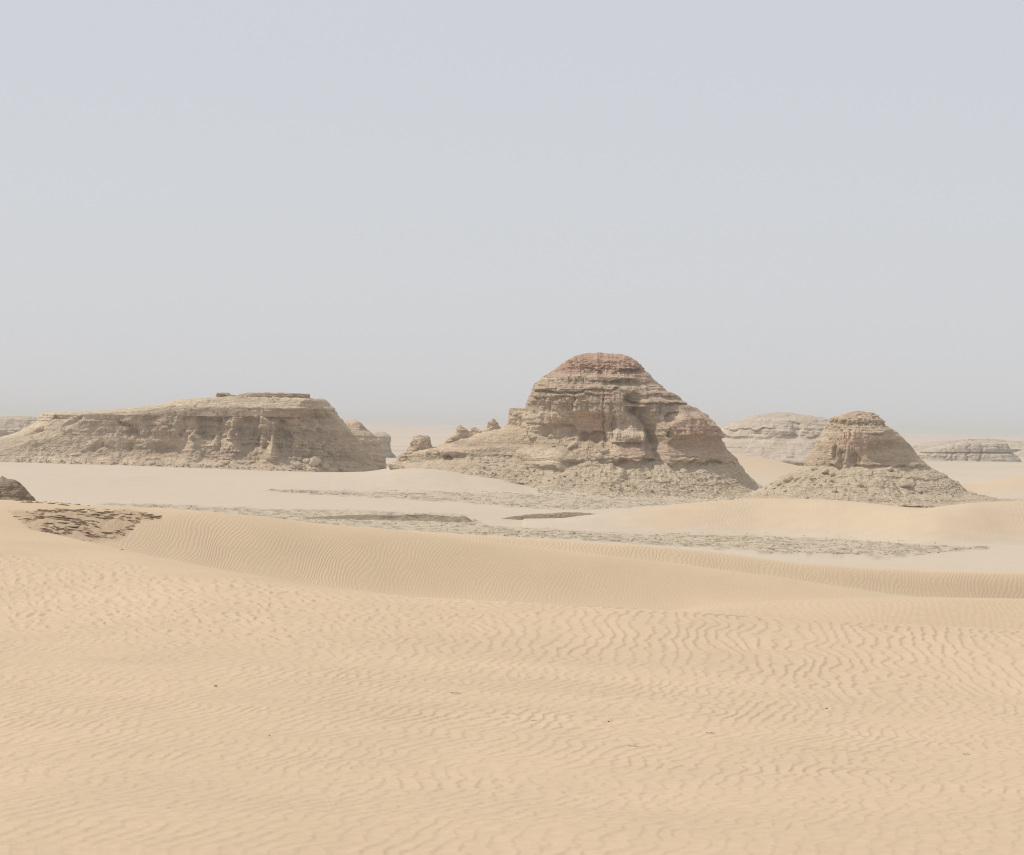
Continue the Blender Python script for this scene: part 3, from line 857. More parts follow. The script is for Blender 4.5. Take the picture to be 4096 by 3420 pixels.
# ---- long mesa on the left
def relief_mesa(X, Y, Z, px, py, fw):
    ztop = np.interp(px, [0, 190, 430, 690, 860, 1290, 1400], [1735, 1655, 1640, 1605, 1592, 1596, 1700])
    h = py - ztop
    led = ss(48, 20, h)
    d = 0.65 * strata(Z, X, Y, 500, 1.0) * (0.35 + 0.65 * led) + 0.55 * rough(X, Y, Z, 510, 1.3)
    lo = ss(60, 140, h)
    d += 0.5 * fbm(X / 0.8, Z / 5.0, Y / 2.0, o=3, seed=520) * ss(30, 60, h)
    d += 1.5 * fbm(X / 5.0, Z / 9.0, Y / 10.0, o=3, seed=521) * ss(30, 80, h)
    d += 0.55 * lo * crags(X, Y, Z, 3.0, 522) + 0.16 * crags(X, Y, Z, 1.0, 524) + 0.18 * blocks(X, Z, 1.6, 0.7, 525)
    wx = px + 14 * vn(px / 30, py / 30, seed=530); wy = py + 10 * vn(px / 30, py / 30, seed=531)
    f = np.zeros_like(X)
    f -= 2.5 * bump2(wx, wy, 1145, 1745, 56, 78, 2.2)
    f -= 1.3 * bump2(wx, wy, 1115, 1665, 80, 34, 2)
    f -= 2.1 * bump2(wx, wy, 835, 1705, 60, 80, 2.2)
    f -= 1.9 * bump2(wx, wy, 990, 1735, 55, 85, 2.2)
    f -= 1.4 * bump2(wx, wy, 590, 1790, 110, 50, 2.0)
    f -= 1.2 * bump2(wx, wy, 690, 1800, 90, 56, 2.0)
    f -= 1.2 * bump2(wx, wy, 410, 1800, 70, 36, 2)
    # slanting rills down the dark right end and the wall beside it
    for x0, y0, x1, y1, a_ in ((1295, 1640, 1420, 1810, 1.0), (1320, 1640, 1470, 1850, 0.8), (1262, 1650, 1330, 1850, 1.2), (1232, 1700, 1262, 1850, 0.9), (1345, 1730, 1400, 1880, 0.8), (1040, 1640, 1030, 1760, 0.9), (900, 1650, 890, 1780, 0.9), (745, 1660, 720, 1760, 0.9)):
        f -= a_ * gully(wx, wy, [(x0, y0), (x1, y1)], 15)
    # pointed fins in front of the wall
    fin = np.clip(1 - np.abs(wx - 1086) / (6 + 0.42 * np.clip(wy - 1733, 0, 200)), 0, 1) * ss(1730, 1745, wy)
    f += 4.2 * fin
    fin = np.clip(1 - np.abs(wx - 935) / (8 + 0.45 * np.clip(wy - 1715, 0, 200)), 0, 1) * ss(1712, 1730, wy)
    f += 2.8 * fin
    fin = np.clip(1 - np.abs(wx - 785) / (14 + 0.6 * np.clip(wy - 1728, 0, 200)), 0, 1) * ss(1725, 1742, wy)
    f += 3.4 * fin
    f += 2.4 * bump2(wx, wy, 310, 1840, 50, 30, 2.2) + 1.8 * bump2(wx, wy, 440, 1845, 40, 25, 2)
    # diagonal rills on the lit left third
    for x0, y0, x1, y1 in ((210, 1670, 130, 1740), (330, 1675, 250, 1720), (480, 1680, 560, 1760), (420, 1770, 300, 1840), (540, 1760, 470, 1850)):
        f -= 1.3 * gully(wx, wy, [(x0, y0), (x1, y1)], 16)
    f -= 0.8 * ss(1846, 1852, wy) * ss(1868, 1858, wy) * ss(850, 900, wx) * ss(1120, 1090, wx)
    f += 1.2 * ss(1845, 1875, wy) * (0.5 + 0.8 * vn(px / 45, seed=540))
    return d + f * fw, 0.12 * rough(X, Y, Z, 512, 0.7)

def colour_mesa(X, Y, Z, px, py, fw):
    c = band_colour(X, Y, Z, ROCK * 0.98, 500, 0.5)
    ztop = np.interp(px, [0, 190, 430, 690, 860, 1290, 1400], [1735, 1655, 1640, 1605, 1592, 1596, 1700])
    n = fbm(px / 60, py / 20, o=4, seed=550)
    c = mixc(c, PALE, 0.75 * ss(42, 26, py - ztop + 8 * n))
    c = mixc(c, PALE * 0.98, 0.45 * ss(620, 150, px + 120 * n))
    return mixc(c, RED * 1.1, 0.3 * bump2(px + 40 * n, py + 20 * n, 1130, 1660, 120, 40, 2))

mesa = link('rock_mesa', None, kind='thing', label='long flat-topped rock mesa with a dark sloping right end', category='mesa')
PLAN = [(-1, 0), (-0.9, -0.45), (-0.7, -0.72), (-0.3, -0.85), (0.2, -0.95), (0.52, -1.0), (0.66, -0.98), (0.74, -0.86), (0.88, -0.42), (1, 0)]
for pn, me in rock_mass('rock_mesa', 922,
        left=[(872, 1588), (860, 1591), (690, 1603), (655, 1613), (430, 1638), (280, 1646), (185, 1651), (158, 1660), (140, 1690), (95, 1712), (45, 1737), (-60, 1755), (-200, 1790), (-420, 1850), (-520, 1880)],
        right=[(1285, 1594), (1302, 1599), (1340, 1635), (1378, 1690), (1440, 1770), (1490, 1850), (1518, 1893), (1535, 1920)],
        front=[(1588, 11), (1600, 13), (1625, 15.2), (1640, 15.6), (1720, 16.6), (1800, 18.3), (1850, 21.5), (1890, 28)],
        back=[(1588, 10), (1640, 14), (1890, 22)],
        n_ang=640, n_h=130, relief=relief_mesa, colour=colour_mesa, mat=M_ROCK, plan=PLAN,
        parts=[('ledge_band', 1640), ('cliff', 1e9)], nb=0.2):
    link(pn, me, mesa)
CAPS = [(908, [(872, 1573), (866, 1580), (860, 1592), (856, 1600)], [(912, 1573), (928, 1580), (945, 1583), (960, 1600)], 3.0),
        (906, [(990, 1571), (965, 1577), (940, 1584), (930, 1600)], [(1225, 1571), (1236, 1575), (1241, 1588), (1246, 1600)], 5.0)]
for D, l, r, b in CAPS:
    for pn, me in rock_mass('cap_slab', D + 10, l, r, [(1571, b * 0.8), (1600, b)], [(1571, b * 0.8), (1600, b)], 150, 30, relief_small(560, 0.8), colour_plain(ROCK * 0.95, 100, 0.4), M_ROCK, plan_p=3.5, extra_base=0.6, cap_noise=0.1):
        link('cap_slab', me, mesa)

# ---- other rocks farther off and nearer
def relief_far(seed, amp=1.0, lip=None):
    def fn(X, Y, Z, px, py, fw):
        d = amp * (0.55 * strata(Z, X, Y, seed, 1.1) + 0.8 * rough(X, Y, Z, seed + 5, 1.8) + 1.1 * fbm(X / 2.2, Z / 6.0, Y / 6, o=3, seed=seed + 9) + 0.5 * crags(X, Y, Z, 2.6, seed + 13))
        d = d + amp * 1.6 * fbm(X / 9.0, Z / 14.0, Y / 14.0, o=2, seed=seed + 11)
        return d, 0.2 * rough(X, Y, Z, seed + 7, 1.0)
    return fn

def simple(name, label, cat, D, left, right, front, back, na, nh, relief, colour, mat, **kw):
    for pn, me in rock_mass(name, D, left, right, front, back, na, nh, relief, colour, mat, **kw):
        link(name, me, None, label=label, category=cat)

simple('rock_butte', 'rounded layered rock knob directly behind the dark right end of the mesa', 'rock', 1010,
       [(1395, 1676), (1375, 1684), (1330, 1730), (1300, 1790), (1280, 1870)], [(1412, 1676), (1440, 1690), (1468, 1716), (1500, 1742), (1518, 1768), (1527, 1800), (1540, 1822), (1546, 1870)],
       [(1676, 2), (1690, 6), (1735, 10), (1870, 13)], [(1676, 2), (1735, 8), (1870, 12)], 180, 90, relief_far(600, 0.55), colour_plain(ROCK, 600, 0.6), M_ROCK)
simple('rock_butte', 'small pale rock stump half hidden behind the rounded knob, by the mesa', 'rock', 1480,
       [(1500, 1729), (1480, 1745), (1470, 1800), (1460, 1850)], [(1535, 1727), (1552, 1738), (1562, 1762), (1560, 1788), (1572, 1810), (1590, 1832), (1600, 1850)],
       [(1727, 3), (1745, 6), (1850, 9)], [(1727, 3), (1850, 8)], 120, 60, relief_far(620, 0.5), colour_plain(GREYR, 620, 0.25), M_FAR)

def relief_butte(X, Y, Z, px, py, fw):
    d, dz = relief_far(640, 0.8)(X, Y, Z, px, py, fw)
    wx = px + 14 * vn(px / 30, py / 30, seed=650); wy = py + 6 * vn(px / 30, py / 30, seed=651)
    f = 1.6 * bump2(wx, wy, 2980, 1712, 130, 6, 4) - 2.2 * bump2(wx, wy, 3250, 1692, 110, 18, 2.5)
    f -= 2.6 * ss(1742, 1752, wy) * ss(1775, 1760, wy)
    f -= 2.4 * bump2(wx, wy, 3150, 1755, 60, 24, 2)
    f -= 1.8 * bump2(wx, wy, 3190, 1718, 26, 40, 2)
    f += 2.2 * bump2(wx, wy, 3150, 1815, 34, 18, 2) + 1.8 * bump2(wx, wy, 3030, 1800, 40, 24, 2)
    return d + f * fw, dz
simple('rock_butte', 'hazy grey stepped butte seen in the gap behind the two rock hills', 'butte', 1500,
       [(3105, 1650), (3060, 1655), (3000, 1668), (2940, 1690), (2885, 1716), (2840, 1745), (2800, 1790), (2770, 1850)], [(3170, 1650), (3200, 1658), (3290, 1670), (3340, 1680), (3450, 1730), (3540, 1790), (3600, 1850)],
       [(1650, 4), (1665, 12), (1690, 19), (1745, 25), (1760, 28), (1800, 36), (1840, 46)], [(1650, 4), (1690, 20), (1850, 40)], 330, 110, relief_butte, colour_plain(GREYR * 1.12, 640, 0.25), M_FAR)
def relief_block(X, Y, Z, px, py, fw):
    d, dz = relief_far(660, 0.6)(X, Y, Z, px, py, fw)
    f = 0
    for jx in (3788, 3817, 3875, 3925):
        f = f - 1.4 * np.clip(1 - np.abs(px - jx - 9 * vn(py / 14, seed=jx)) / 9, 0, 1)
    f = f - 1.6 * np.clip(1 - np.abs(py - 1812) / 5, 0, 1)
    return d + f * fw, dz
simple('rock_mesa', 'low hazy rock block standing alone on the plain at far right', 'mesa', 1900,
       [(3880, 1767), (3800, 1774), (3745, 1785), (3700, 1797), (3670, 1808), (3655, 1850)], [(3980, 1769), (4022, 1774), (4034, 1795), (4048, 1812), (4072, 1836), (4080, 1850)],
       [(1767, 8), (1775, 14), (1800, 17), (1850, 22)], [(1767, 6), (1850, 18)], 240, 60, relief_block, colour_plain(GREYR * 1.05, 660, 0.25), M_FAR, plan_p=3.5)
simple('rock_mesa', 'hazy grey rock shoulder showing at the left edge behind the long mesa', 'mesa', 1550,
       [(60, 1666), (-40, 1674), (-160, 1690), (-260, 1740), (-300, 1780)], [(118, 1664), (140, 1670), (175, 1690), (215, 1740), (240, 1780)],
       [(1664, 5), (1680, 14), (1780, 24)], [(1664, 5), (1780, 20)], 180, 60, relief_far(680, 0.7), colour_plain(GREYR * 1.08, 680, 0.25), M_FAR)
RIDGES = [('broken low rock ridge on the far plain just above the lone block', 2700, 3600, 4260, 1757, 1794, 700),
          ('faint low rock ridge just right of the lone far block', 2350, 4030, 4420, 1790, 1822, 710),
          ('faint low rock ridge between the right hill and the lone far block', 2300, 3560, 3780, 1786, 1812, 720)]
for lab, D, x0, x1, y0, y1, sd in RIDGES:
    w = x1 - x0
    simple('rock_ridge', lab, 'ridge', D,
           [(x0 + 0.42 * w, y0), (x0 + 0.2 * w, y0 + 0.3 * (y1 - y0)), (x0, y1), (x0 - 10, y1 + 8)], [(x0 + 0.55 * w, y0), (x0 + 0.8 * w, y0 + 0.35 * (y1 - y0)), (x1, y1), (x1 + 10, y1 + 8)],
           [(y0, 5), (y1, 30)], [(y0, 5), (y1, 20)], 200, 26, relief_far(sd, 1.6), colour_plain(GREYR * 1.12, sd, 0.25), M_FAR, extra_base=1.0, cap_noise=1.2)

def colour_dark(base, seed):
    return lambda X, Y, Z, px, py, fw: band_colour(X, Y, Z, base, seed, 0.25)
simple('rock_outcrop', 'dark rounded rock half buried in sand at the left edge', 'rock', 186,
       [(-10, 1917), (-60, 1930), (-150, 1970), (-240, 2010)], [(30, 1918), (65, 1925), (95, 1948), (118, 1975), (134, 1992), (150, 2012)],
       [(1917, 0.4), (1930, 0.9), (1990, 1.6), (2012, 2.0)], [(1917, 0.4), (2012, 1.6)], 220, 90,
       lambda X, Y, Z, px, py, fw: (0.035 * strata(Z, X, Y, 800, 0.16) + 0.14 * fbm(X / 0.5, Y / 0.5, Z / 0.3, o=5, seed=801), 0.03 * fbm(X / 0.2, Y / 0.2, o=3, seed=802)),
       colour_dark(np.array([0.29, 0.225, 0.155]), 803), M_ROCK, extra_base=0.4, cap_noise=0.05)
simple('rock_mound', 'low dark rock mound with a blunt right end on pale sand in mid-distance', 'mound', 534,
       [(2260, 2051), (2180, 2054), (2090, 2062), (2030, 2070), (1990, 2080)], [(2340, 2051), (2390, 2056), (2425, 2066), (2446, 2078), (2452, 2084)],
       [(2051, 0.8), (2060, 1.6), (2084, 2.6)], [(2051, 0.8), (2084, 2.5)], 260, 30,
       lambda X, Y, Z, px, py, fw: (0.28 * fbm(X / 0.8, Y / 0.8, Z / 0.4, o=4, seed=811) + 0.12 * strata(Z, X, Y, 812, 0.25), 0.10 * fbm(X / 0.5, Y / 0.5, o=3, seed=813)),
       colour_dark(np.array([0.235, 0.185, 0.125]), 814), M_ROCK, extra_base=0.6, cap_noise=0.1)
simple('clay_bank', 'long thin dark clay bank tapering right, left of the low mound', 'bank', 520,
       [(1640, 2063), (1450, 2064), (1250, 2070), (1120, 2078), (1060, 2088)], [(1750, 2063), (1840, 2068), (1880, 2076), (1905, 2092)],
       [(2063, 1.0), (2070, 3), (2092, 9)], [(2063, 1.0), (2092, 6)], 300, 26,
       lambda X, Y, Z, px, py, fw: (0.9 * fbm(X / 1.6, Y / 2.0, Z / 0.5, o=4, seed=821), 0.12 * fbm(X / 0.5, Y / 0.8, o=3, seed=823)),
       colour_dark(np.array([0.265, 0.21, 0.145]), 824), M_ROCK, extra_base=0.5, cap_noise=0.15)

# ------------------------------------------------------------------ loose rocks
def boulder_mesh(seed, flat=0.75, name='boulder'):
    r = np.random.default_rng(seed)
    import bmesh
    bm = bmesh.new()
    bmesh.ops.create_icosphere(bm, subdivisions=2, radius=1.0)
    P = np.array([v.co[:] for v in bm.verts])
    for _ in range(7):                                    # chop flat faces
        nrm = r.normal(size=3); nrm /= np.linalg.norm(nrm)
        lim = r.uniform(0.55, 0.85)
        k = P @ nrm
        P = P - np.clip(k - lim, 0, None)[:, None] * nrm[None]
    P *= np.array([1.15, 0.95, flat])
    P *= (1 + 0.10 * vn(P[:, 0] * 2 + seed, P[:, 1] * 2, P[:, 2] * 2, seed=seed))[:, None]
    for v, p in zip(bm.verts, P):
        v.co = p
    me = bpy.data.meshes.new(name)
    bm.to_mesh(me); bm.free()
    me.materials.append(M_BOULDER)
    return me

BM = [boulder_mesh(s, f) for s, f in ((1, 0.8), (2, 0.65), (3, 0.9), (4, 0.55), (5, 0.75))]
bpy.context.view_layer.update()
def bvh_of(root):
    v, f = [], []
    for o in [root] + list(root.children):
        if o.type != 'MESH':
            continue
        me = o.data
        co = np.zeros(len(me.vertices) * 3, np.float32); me.vertices.foreach_get('co', co)
        base = len(v)
        v.extend(map(tuple, co.reshape(-1, 3).astype(float)))
        li = np.zeros(len(me.loops), np.int32); me.loops.foreach_get('vertex_index', li)
        f.extend(map(tuple, (li.reshape(-1, 4) + base).tolist()))
    return BVHTree.FromPolygons(v, f)
BVHS = {'hill': bvh_of(hill), 'cone': bvh_of(cone), 'mesa': bvh_of(mesa)}

def surface_hit(key, px, py):
    x, y, z = unproject(px, py, 1.0)
    d = Vector((float(x), 1.0, float(z))).normalized()
    best = None
    if key in BVHS:
        hit = BVHS[key].ray_cast(Vector((0, 0, 0)), d)
        if hit[0] is not None:
            best = hit[0]
    gx, gy, gz = ground_hit(px, py, 500, 1000, 500)
    if best is None or gy < best.y:
        best = Vector((gx, gy, gz))
    return best

BOULDERS = [
    ('cone', 3152, 1925, 34, 0, 'angular boulder on the left foot of the right hill'),
    ('cone', 3120, 1938, 24, 1, 'small slab boulder low on the left foot of the right hill'),
    ('cone', 3190, 1920, 26, 2, 'boulder next to the larger block on the left foot of the right hill'),
    ('cone', 3302, 1893, 30, 4, 'pale boulder just under the cliff of the right hill'),
    ('cone', 3328, 1900, 22, 0, 'smaller boulder touching the pale one under the right cliff'),
    ('cone', 3255, 1880, 26, 3, 'flat tilted slab at the cliff foot of the right hill'),
    ('cone', 3440, 1945, 24, 2, 'pale boulder in the middle of the right apron'),
    ('cone', 3625, 1945, 38, 1, 'large dark boulder on the right side of the right apron'),
    ('cone', 3560, 1882, 24, 0, 'boulder under the shaded cliff of the right hill'),
    ('cone', 3680, 1970, 18, 4, 'small boulder at the lower right of the right apron'),
    ('cone', 3335, 1965, 20, 3, 'flat stone below the blocky ledge of the right apron'),
    ('hill', 2288, 1790, 44, 1, 'big fallen block under the red alcove of the domed hill'),
    ('hill', 2396, 1832, 32, 0, 'dark boulder left of the central buttress of the dome'),
    ('hill', 2420, 1808, 28, 2, 'boulder wedged above the dark one left of the central buttress'),
    ('hill', 2215, 1786, 14, 4, 'small dark stone on the upper apron of the domed hill'),
    ('hill', 2668, 1928, 20, 3, 'dark flat stone on the lower apron below the right buttress'),
    ('hill', 2730, 1955, 18, 0, 'dark stone at the very foot of the dome apron'),
    ('hill', 2655, 1948, 14, 1, 'small stone beside the sand edge under the right buttress'),
    ('hill', 2440, 1944, 12, 2, 'pebble-like stone at the apron edge, middle of the dome'),
    ('hill', 2290, 1950, 12, 3, 'lone dark stone on sand at the foot of the dome'),
    ('hill', 2160, 1931, 11, 1, 'little dark stone on the sand at the left foot of the dome'),
    ('hill', 1935, 1870, 12, 4, 'small stone on the drift below the spur'),
    ('mesa', 1190, 1868, 34, 0, 'rubble block at the foot of the mesa, left of the pale heap'),
    ('mesa', 1260, 1858, 52, 1, 'largest pale boulder heap block at the mesa foot'),
    ('mesa', 1300, 1872, 34, 2, 'boulder on the right side of the mesa heap'),
    ('mesa', 1222, 1848, 28, 3, 'slab on top of the mesa heap'),
    ('mesa', 1362, 1880, 24, 4, 'lone boulder on sand under the dark end of the mesa'),
    ('mesa', 905, 1856, 22, 0, 'small pale block under the middle of the mesa'),
    ('mesa', 610, 1858, 22, 2, 'small dark block at the mesa foot, left part'),
]
for key, px, py, size, mi, lab in BOULDERS:
    p = surface_hit(key, px, py)
    s = size / F * p.y * 0.62
    o = link('boulder', BM[mi], None, label=lab, category='boulder', group='boulders fallen at the feet of the rock hills')
    o.location = (p.x, p.y - 0.1 * s, p.z + 0.25 * s)
    o.scale = (s, s, s)
    o.rotation_euler = (random.uniform(0.25, 0.7), random.uniform(-0.5, 0.1), random.uniform(-0.8, 0.8))

# gravel and clods lying on the grey crust (nobody could count it)
OCT = np.array([[1, 0, 0], [-1, 0, 0], [0, 1, 0], [0, -1, 0], [0, 0, 1], [0, 0, -1]], float)
OCF = np.array([[0, 2, 4], [2, 1, 4], [1, 3, 4], [3, 0, 4], [2, 0, 5], [1, 2, 5], [3, 1, 5], [0, 3, 5]])
def stones(name, label, px, py, z0, smin, smax, seed, mat, fixed_D=None, flat=0.6):
    r = np.random.default_rng(seed)
    if fixed_D is None:
        Ds = np.linspace(400, 745, 70)
        D = np.full(len(px), 745.0); done = np.zeros(len(px), bool)
        for d in Ds:
            X, Y, Z = unproject(px, py, d)
            hit = (ground_at(X, Y, False) > Z) & ~done
            D[hit] = d; done |= hit
    else:
        D = fixed_D
    if fixed_D is None:
        ok = (D < 478) | (px < 2450) | (py < 2060)
        px, py, D = px[ok], py[ok], D[ok]
    X, Y, _ = unproject(px, py, D)
    Z = ground_at(X, Y)
    n = len(X)
    s = smin + (smax - smin) * r.random(n) ** 3
    a = r.random(n) * 6.28
    P = OCT[None] * (0.7 + 0.6 * r.random((n, 6, 1))) + 0.35 * r.normal(size=(n, 6, 3))
    P = P * s[:, None, None]; P[:, :, 2] *= flat
    c, si = np.cos(a)[:, None], np.sin(a)[:, None]
    Q = np.stack([P[:, :, 0] * c - P[:, :, 1] * si, P[:, :, 0] * si + P[:, :, 1] * c, P[:, :, 2]], 2)
    Q += np.stack([X, Y, Z + 0.1 * s], 1)[:, None]
    Fc = (OCF[None] + 6 * np.arange(n)[:, None, None]).reshape(-1, 3)
    me = make_mesh(name, Q.reshape(-1, 3), Fc, mat)
    link(name, me, None, kind='stuff', label=label)

def scatter_in(k, n, seed, x0, x1):
    r = np.random.default_rng(seed)
    top, bot, soft = GRAVEL[k]
    px = r.uniform(x0, x1, n * 4)
    t = np.interp(px, [a for a, _ in top], [b for _, b in top]); b = np.interp(px, [a for a, _ in bot], [b_ for _, b_ in bot])
    py = t + (b - t) * r.random(n * 4)
    keep = gravel_mask(px, py) > 0.35 + 0.4 * r.random(n * 4)
    keep &= fbm(px / 70.0, py / 5.0, o=3, seed=seed) > -0.12 + 0.15 * r.normal(size=n * 4)
    return px[keep][:n], py[keep][:n]
px_, py_ = scatter_in(0, 4200, 901, 1080, 2880)
stones('gravel', 'grey gravel strip on the flat in front of the domed hill', px_, py_, -12.0, 0.03, 0.17, 902, M_GRAVEL)
px_, py_ = scatter_in(1, 6500, 903, 420, 3950)
stones('gravel', 'grey gravel band crossing the mid-distance flats', px_, py_, -12.0, 0.03, 0.14, 904, M_GRAVEL)
r_ = np.random.default_rng(905)
n_ = 4200
px_ = r_.uniform(2820, 4150, n_); D_ = r_.uniform(590, 690, n_)
py_ = yh(px_) + 12.1 / D_ * F
stones('gravel', 'grey gravel at the foot of the right hill', px_, py_, -12.0, 0.05, 0.25, 906, M_GRAVEL, fixed_D=D_)
r_ = np.random.default_rng(907)
n_ = 1500
px_ = r_.uniform(2150, 3000, n_); D_ = 708 + 16 * r_.random(n_)
py_ = yh(px_) + 12.0 / D_ * F
stones('gravel', 'loose rubble along the lower edge of the dome apron', px_, py_, -12.0, 0.05, 0.25, 908, M_GRAVEL, fixed_D=D_)

# loose stones strewn over the slopes below the cliffs
def strewn(key, label, poly_top, poly_bot, n, seed, smin, smax):
    r = np.random.default_rng(seed)
    P = []
    while len(P) < n:
        px = r.uniform(poly_top[0][0], poly_top[-1][0])
        t = np.interp(px, [a for a, _ in poly_top], [b for _, b in poly_top]); b = np.interp(px, [a for a, _ in poly_bot], [b_ for _, b_ in poly_bot])
        py = t + (b - t) * r.random() ** 0.7
        x, y, z = unproject(px, py, 1.0)
        hit = BVHS[key].ray_cast(Vector((0, 0, 0)), Vector((float(x), 1.0, float(z))).normalized())
        if hit[0] is None:
            n -= 1
            continue
        P.append(tuple(hit[0]))
    P = np.array(P); n = len(P)
    s_ = smin + (smax - smin) * r.random(n) ** 4
    Q = OCT[None] * (0.7 + 0.6 * r.random((n, 6, 1))) + 0.3 * r.normal(size=(n, 6, 3))
    Q = Q * s_[:, None, None] + (P + np.stack([0 * s_, -0.1 * s_, 0.15 * s_], 1))[:, None]
    me = make_mesh('rubble', Q.reshape(-1, 3), (OCF[None] + 6 * np.arange(n)[:, None, None]).reshape(-1, 3), M_BOULDER)
    link('rubble', me, None, kind='stuff', label=label)
strewn('hill', 'loose stones strewn over the apron of the domed hill', T(1900, 1880, 2100, 1860, 2450, 1880, 2900, 1880, 2980, 1930), T(1900, 1895, 2100, 1925, 2450, 1960, 2900, 1972, 2980, 1972), 520, 911, 0.05, 0.38)
strewn('cone', 'loose stones strewn over the apron of the right hill', T(3060, 1950, 3200, 1885, 3500, 1880, 3700, 1890, 3850, 1960), T(3060, 1985, 3200, 1995, 3500, 2010, 3700, 2015, 3850, 1995), 360, 912, 0.05, 0.36)
strewn('mesa', 'loose stones along the foot of the long mesa', T(60, 1838, 600, 1850, 1400, 1868), T(60, 1850, 600, 1866, 1400, 1890), 420, 913, 0.06, 0.5)

# ------------------------------------------------------------------ slab outcrop on the dune at the left
def slab_mesh(seed):
    r = np.random.default_rng(seed)
    n = 9
    a = np.sort(r.random(n)) * 2 * math.pi
    rad = 0.7 + 0.45 * r.random(n)
    x = np.cos(a) * rad; y = np.sin(a) * rad * 0.55
    top = np.stack([x * 0.94, y * 0.94, 0.5 + 0.12 * r.normal(size=n)], 1)
    mid = np.stack([x * 1.03, y * 1.03, 0.1 + 0.1 * r.normal(size=n)], 1)
    bot = np.stack([x * 0.9, y * 0.9, np.full(n, -0.6)], 1)
    me = bpy.data.meshes.new('slab')
    fs = [list(range(n))]
    for i in range(n):
        j = (i + 1) % n
        fs.append([n + i, n + j, j, i]); fs.append([2 * n + i, 2 * n + j, n + j, n + i])
    me.from_pydata(np.vstack([top, mid, bot]).tolist(), [], fs)
    me.materials.append(M_SLAB)
    return me
SM = [slab_mesh(40 + k) for k in range(6)]
oc = link('slab_outcrop', None, label='patch of thin dark rock slabs breaking through the sand at left', category='rock outcrop')
r_ = np.random.default_rng(77)
cnt = 0
while cnt < 290:
    px = r_.uniform(50, 640); t = r_.random()
    top = np.interp(px, [40, 200, 420, 520, 600, 640], [2040, 2038, 2038, 2045, 2058, 2068])
    bot = np.interp(px, [40, 130, 230, 330, 470, 520, 560, 640], [2046, 2125, 2140, 2165, 2160, 2130, 2085, 2072])
    py = top + (bot - top) * t
    dens = vn(np.array([px / 70.0]), np.array([py / 14.0]), seed=78)[0]
    if dens < -0.45 + 0.5 * (px < 150):
        continue
    X, Y, Z = ground_hit(px, py, 120, 182, 500)
    if Y > 181.5:
        continue
    s = r_.uniform(6, 22) / F * Y * (0.55 if px > 460 else 1.0)
    o = link('slab', SM[cnt % 6], oc)
    o.location = (X, Y, Z + 0.01)
    o.scale = (s * 1.6, s * r_.uniform(0.4, 0.8), s * r_.uniform(0.05, 0.13) + 0.008)
    o.rotation_euler = (r_.normal() * 0.06, r_.normal() * 0.08, r_.normal() * 0.35)
    cnt += 1
small = link('slab_outcrop', None, label='thin broken line of dark slabs on the dune top beside the dark left rock', category='rock outcrop')
for k in range(26):
    px = r_.uniform(60, 370); py = np.interp(px, [60, 190, 370], [2003, 2012, 2026]) + r_.uniform(-5, 6)
    X, Y, Z = ground_hit(px, py, 150, 178, 300)
    s = r_.uniform(6, 18) / F * Y
    o = link('slab', SM[k % 6], small)
    o.location = (X, Y, Z + 0.005); o.scale = (s, s * 0.7, s * 0.2 + 0.015); o.rotation_euler = (0, 0, r_.normal() * 0.3)

# ------------------------------------------------------------------ twigs and pebbles on the near sand
def twig_mesh(seed, n=5):
    r = np.random.default_rng(seed)
    pts = np.stack([np.linspace(-0.5, 0.5, n), 0.10 * r.normal(size=n), 0.04 * np.abs(r.normal(size=n)) + 0.02], 1)
    rad = 0.028 * np.linspace(1.2, 0.5, n)
    V, Fq = [], []
    def tube(pts, rad):
        b = len(V)
        for p, q in zip(pts, rad):
            for k in range(5):
                a = k * 2 * math.pi / 5
                V.append((p[0], p[1] + q * math.cos(a), p[2] + q * math.sin(a)))
        for i in range(len(pts) - 1):
            for k in range(5):
                Fq.append((b + i * 5 + k, b + i * 5 + (k + 1) % 5, b + (i + 1) * 5 + (k + 1) % 5, b + (i + 1) * 5 + k))
    tube(pts, rad)
    br = np.array([pts[2], pts[2] + [0.12, 0.10, 0.08], pts[2] + [0.22, 0.14, 0.16]])
    tube(br, [0.02, 0.014, 0.008])
    me = bpy.data.meshes.new('twig')
    me.from_pydata([tuple(v) for v in V], [], Fq)
    me.materials.append(M_TWIG)
    return me
TW = [twig_mesh(s) for s in (1, 2, 3)]
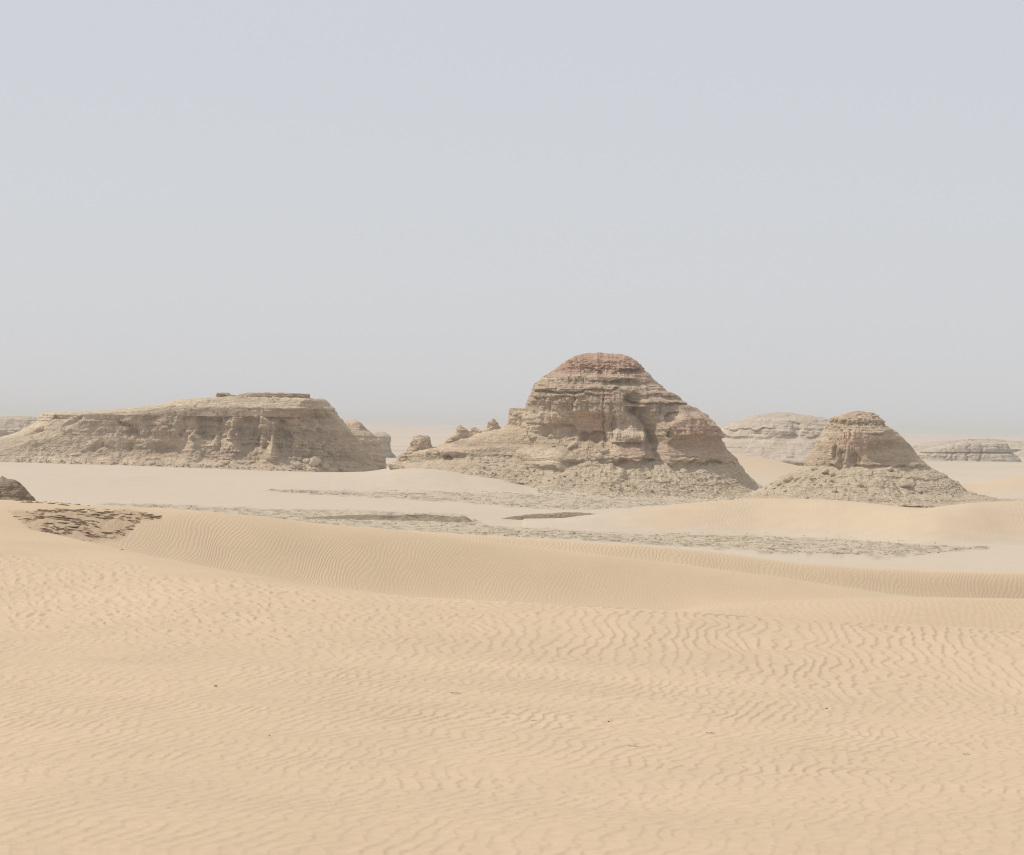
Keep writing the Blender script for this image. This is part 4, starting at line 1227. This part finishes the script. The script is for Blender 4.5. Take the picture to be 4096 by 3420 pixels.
for px, py, w, rot, lab in [
        (1825, 2776, 42, 0.1, 'thin dark twig on the sand, uppermost of those near the centre'),
        (2057, 2858, 22, 0.5, 'short forked twig just left of the two thin sticks'),
        (2137, 2884, 26, 0.0, 'straight stick lying flat, lowest of the centre twigs'),
        (2188, 2838, 16, 1.35, 'upright thin stick right of the forked twig'),
        (2535, 2988, 44, -0.1, 'longer dark twig low on the sand right of centre'),
        (2845, 2936, 40, 0.05, 'faint twig at lower right of the centre sand'),
        (3868, 3020, 34, -0.2, 'reddish brown twig in the lower right corner of the sand')]:
    X, Y, Z = ground_hit(px, py, 12, 45)
    s = w / F * Y
    o = link('twig', TW[int(px) % 3], None, label=lab, category='twig', group='dry twigs on the near sand')
    o.location = (X, Y, Z + 0.002); o.scale = (s, s, s)
    o.rotation_euler = (0, -1.2 if rot > 1 else 0, rot if rot < 1 else 0)
PB = [boulder_mesh(20 + s, 0.7, 'pebble') for s in range(2)]
for me in PB:
    me.materials.clear(); me.materials.append(M_SLAB)
for px, py, w, lab in [(863, 2746, 10, 'single dark pebble on the left sand'), (2434, 2889, 8, 'tiny dark pebble right of the centre sticks'),
                       (3307, 2835, 8, 'tiny dark pebble on the right sand'), (1078, 2943, 6, 'tiniest pebble low on the left sand'),
                       (488, 2199, 7, 'dark pebble on the smooth dune crest at left')]:
    X, Y, Z = ground_hit(px, py, 12, 70)
    s = w / F * Y * 0.6
    o = link('pebble', PB[int(px) % 2], None, label=lab, category='pebble', group='dark pebbles on the near sand')
    o.location = (X, Y, Z + 0.2 * s); o.scale = (s, s, s)

# ------------------------------------------------------------------ dusty air
hx, y0, y1, zb, zt = 16000.0, -300.0, 12500.0, -75.0, 18.0
V = [(-hx, y0, zb), (hx, y0, zb), (hx, y1, zb), (-hx, y1, zb), (-hx, y0, zt), (hx, y0, zt), (hx, y1, zt), (-hx, y1, zt)]
me = bpy.data.meshes.new('haze')
me.from_pydata(V, [], [(0, 3, 2, 1), (4, 5, 6, 7), (0, 1, 5, 4), (1, 2, 6, 5), (2, 3, 7, 6), (3, 0, 4, 7)])
hm = bpy.data.materials.new('dusty_air'); hm.use_nodes = True
nt = hm.node_tree
for n in list(nt.nodes):
    nt.nodes.remove(n)
pv = nt.nodes.new('ShaderNodeVolumePrincipled')
pv.inputs['Color'].default_value = (0.635, 0.662, 0.672, 1)
pv.inputs['Density'].default_value = 0.00015
mo = nt.nodes.new('ShaderNodeOutputMaterial')
nt.links.new(pv.outputs[0], mo.inputs['Volume'])
me.materials.append(hm)
link('haze', me, kind='stuff', label='thin pale dust haze in the air')
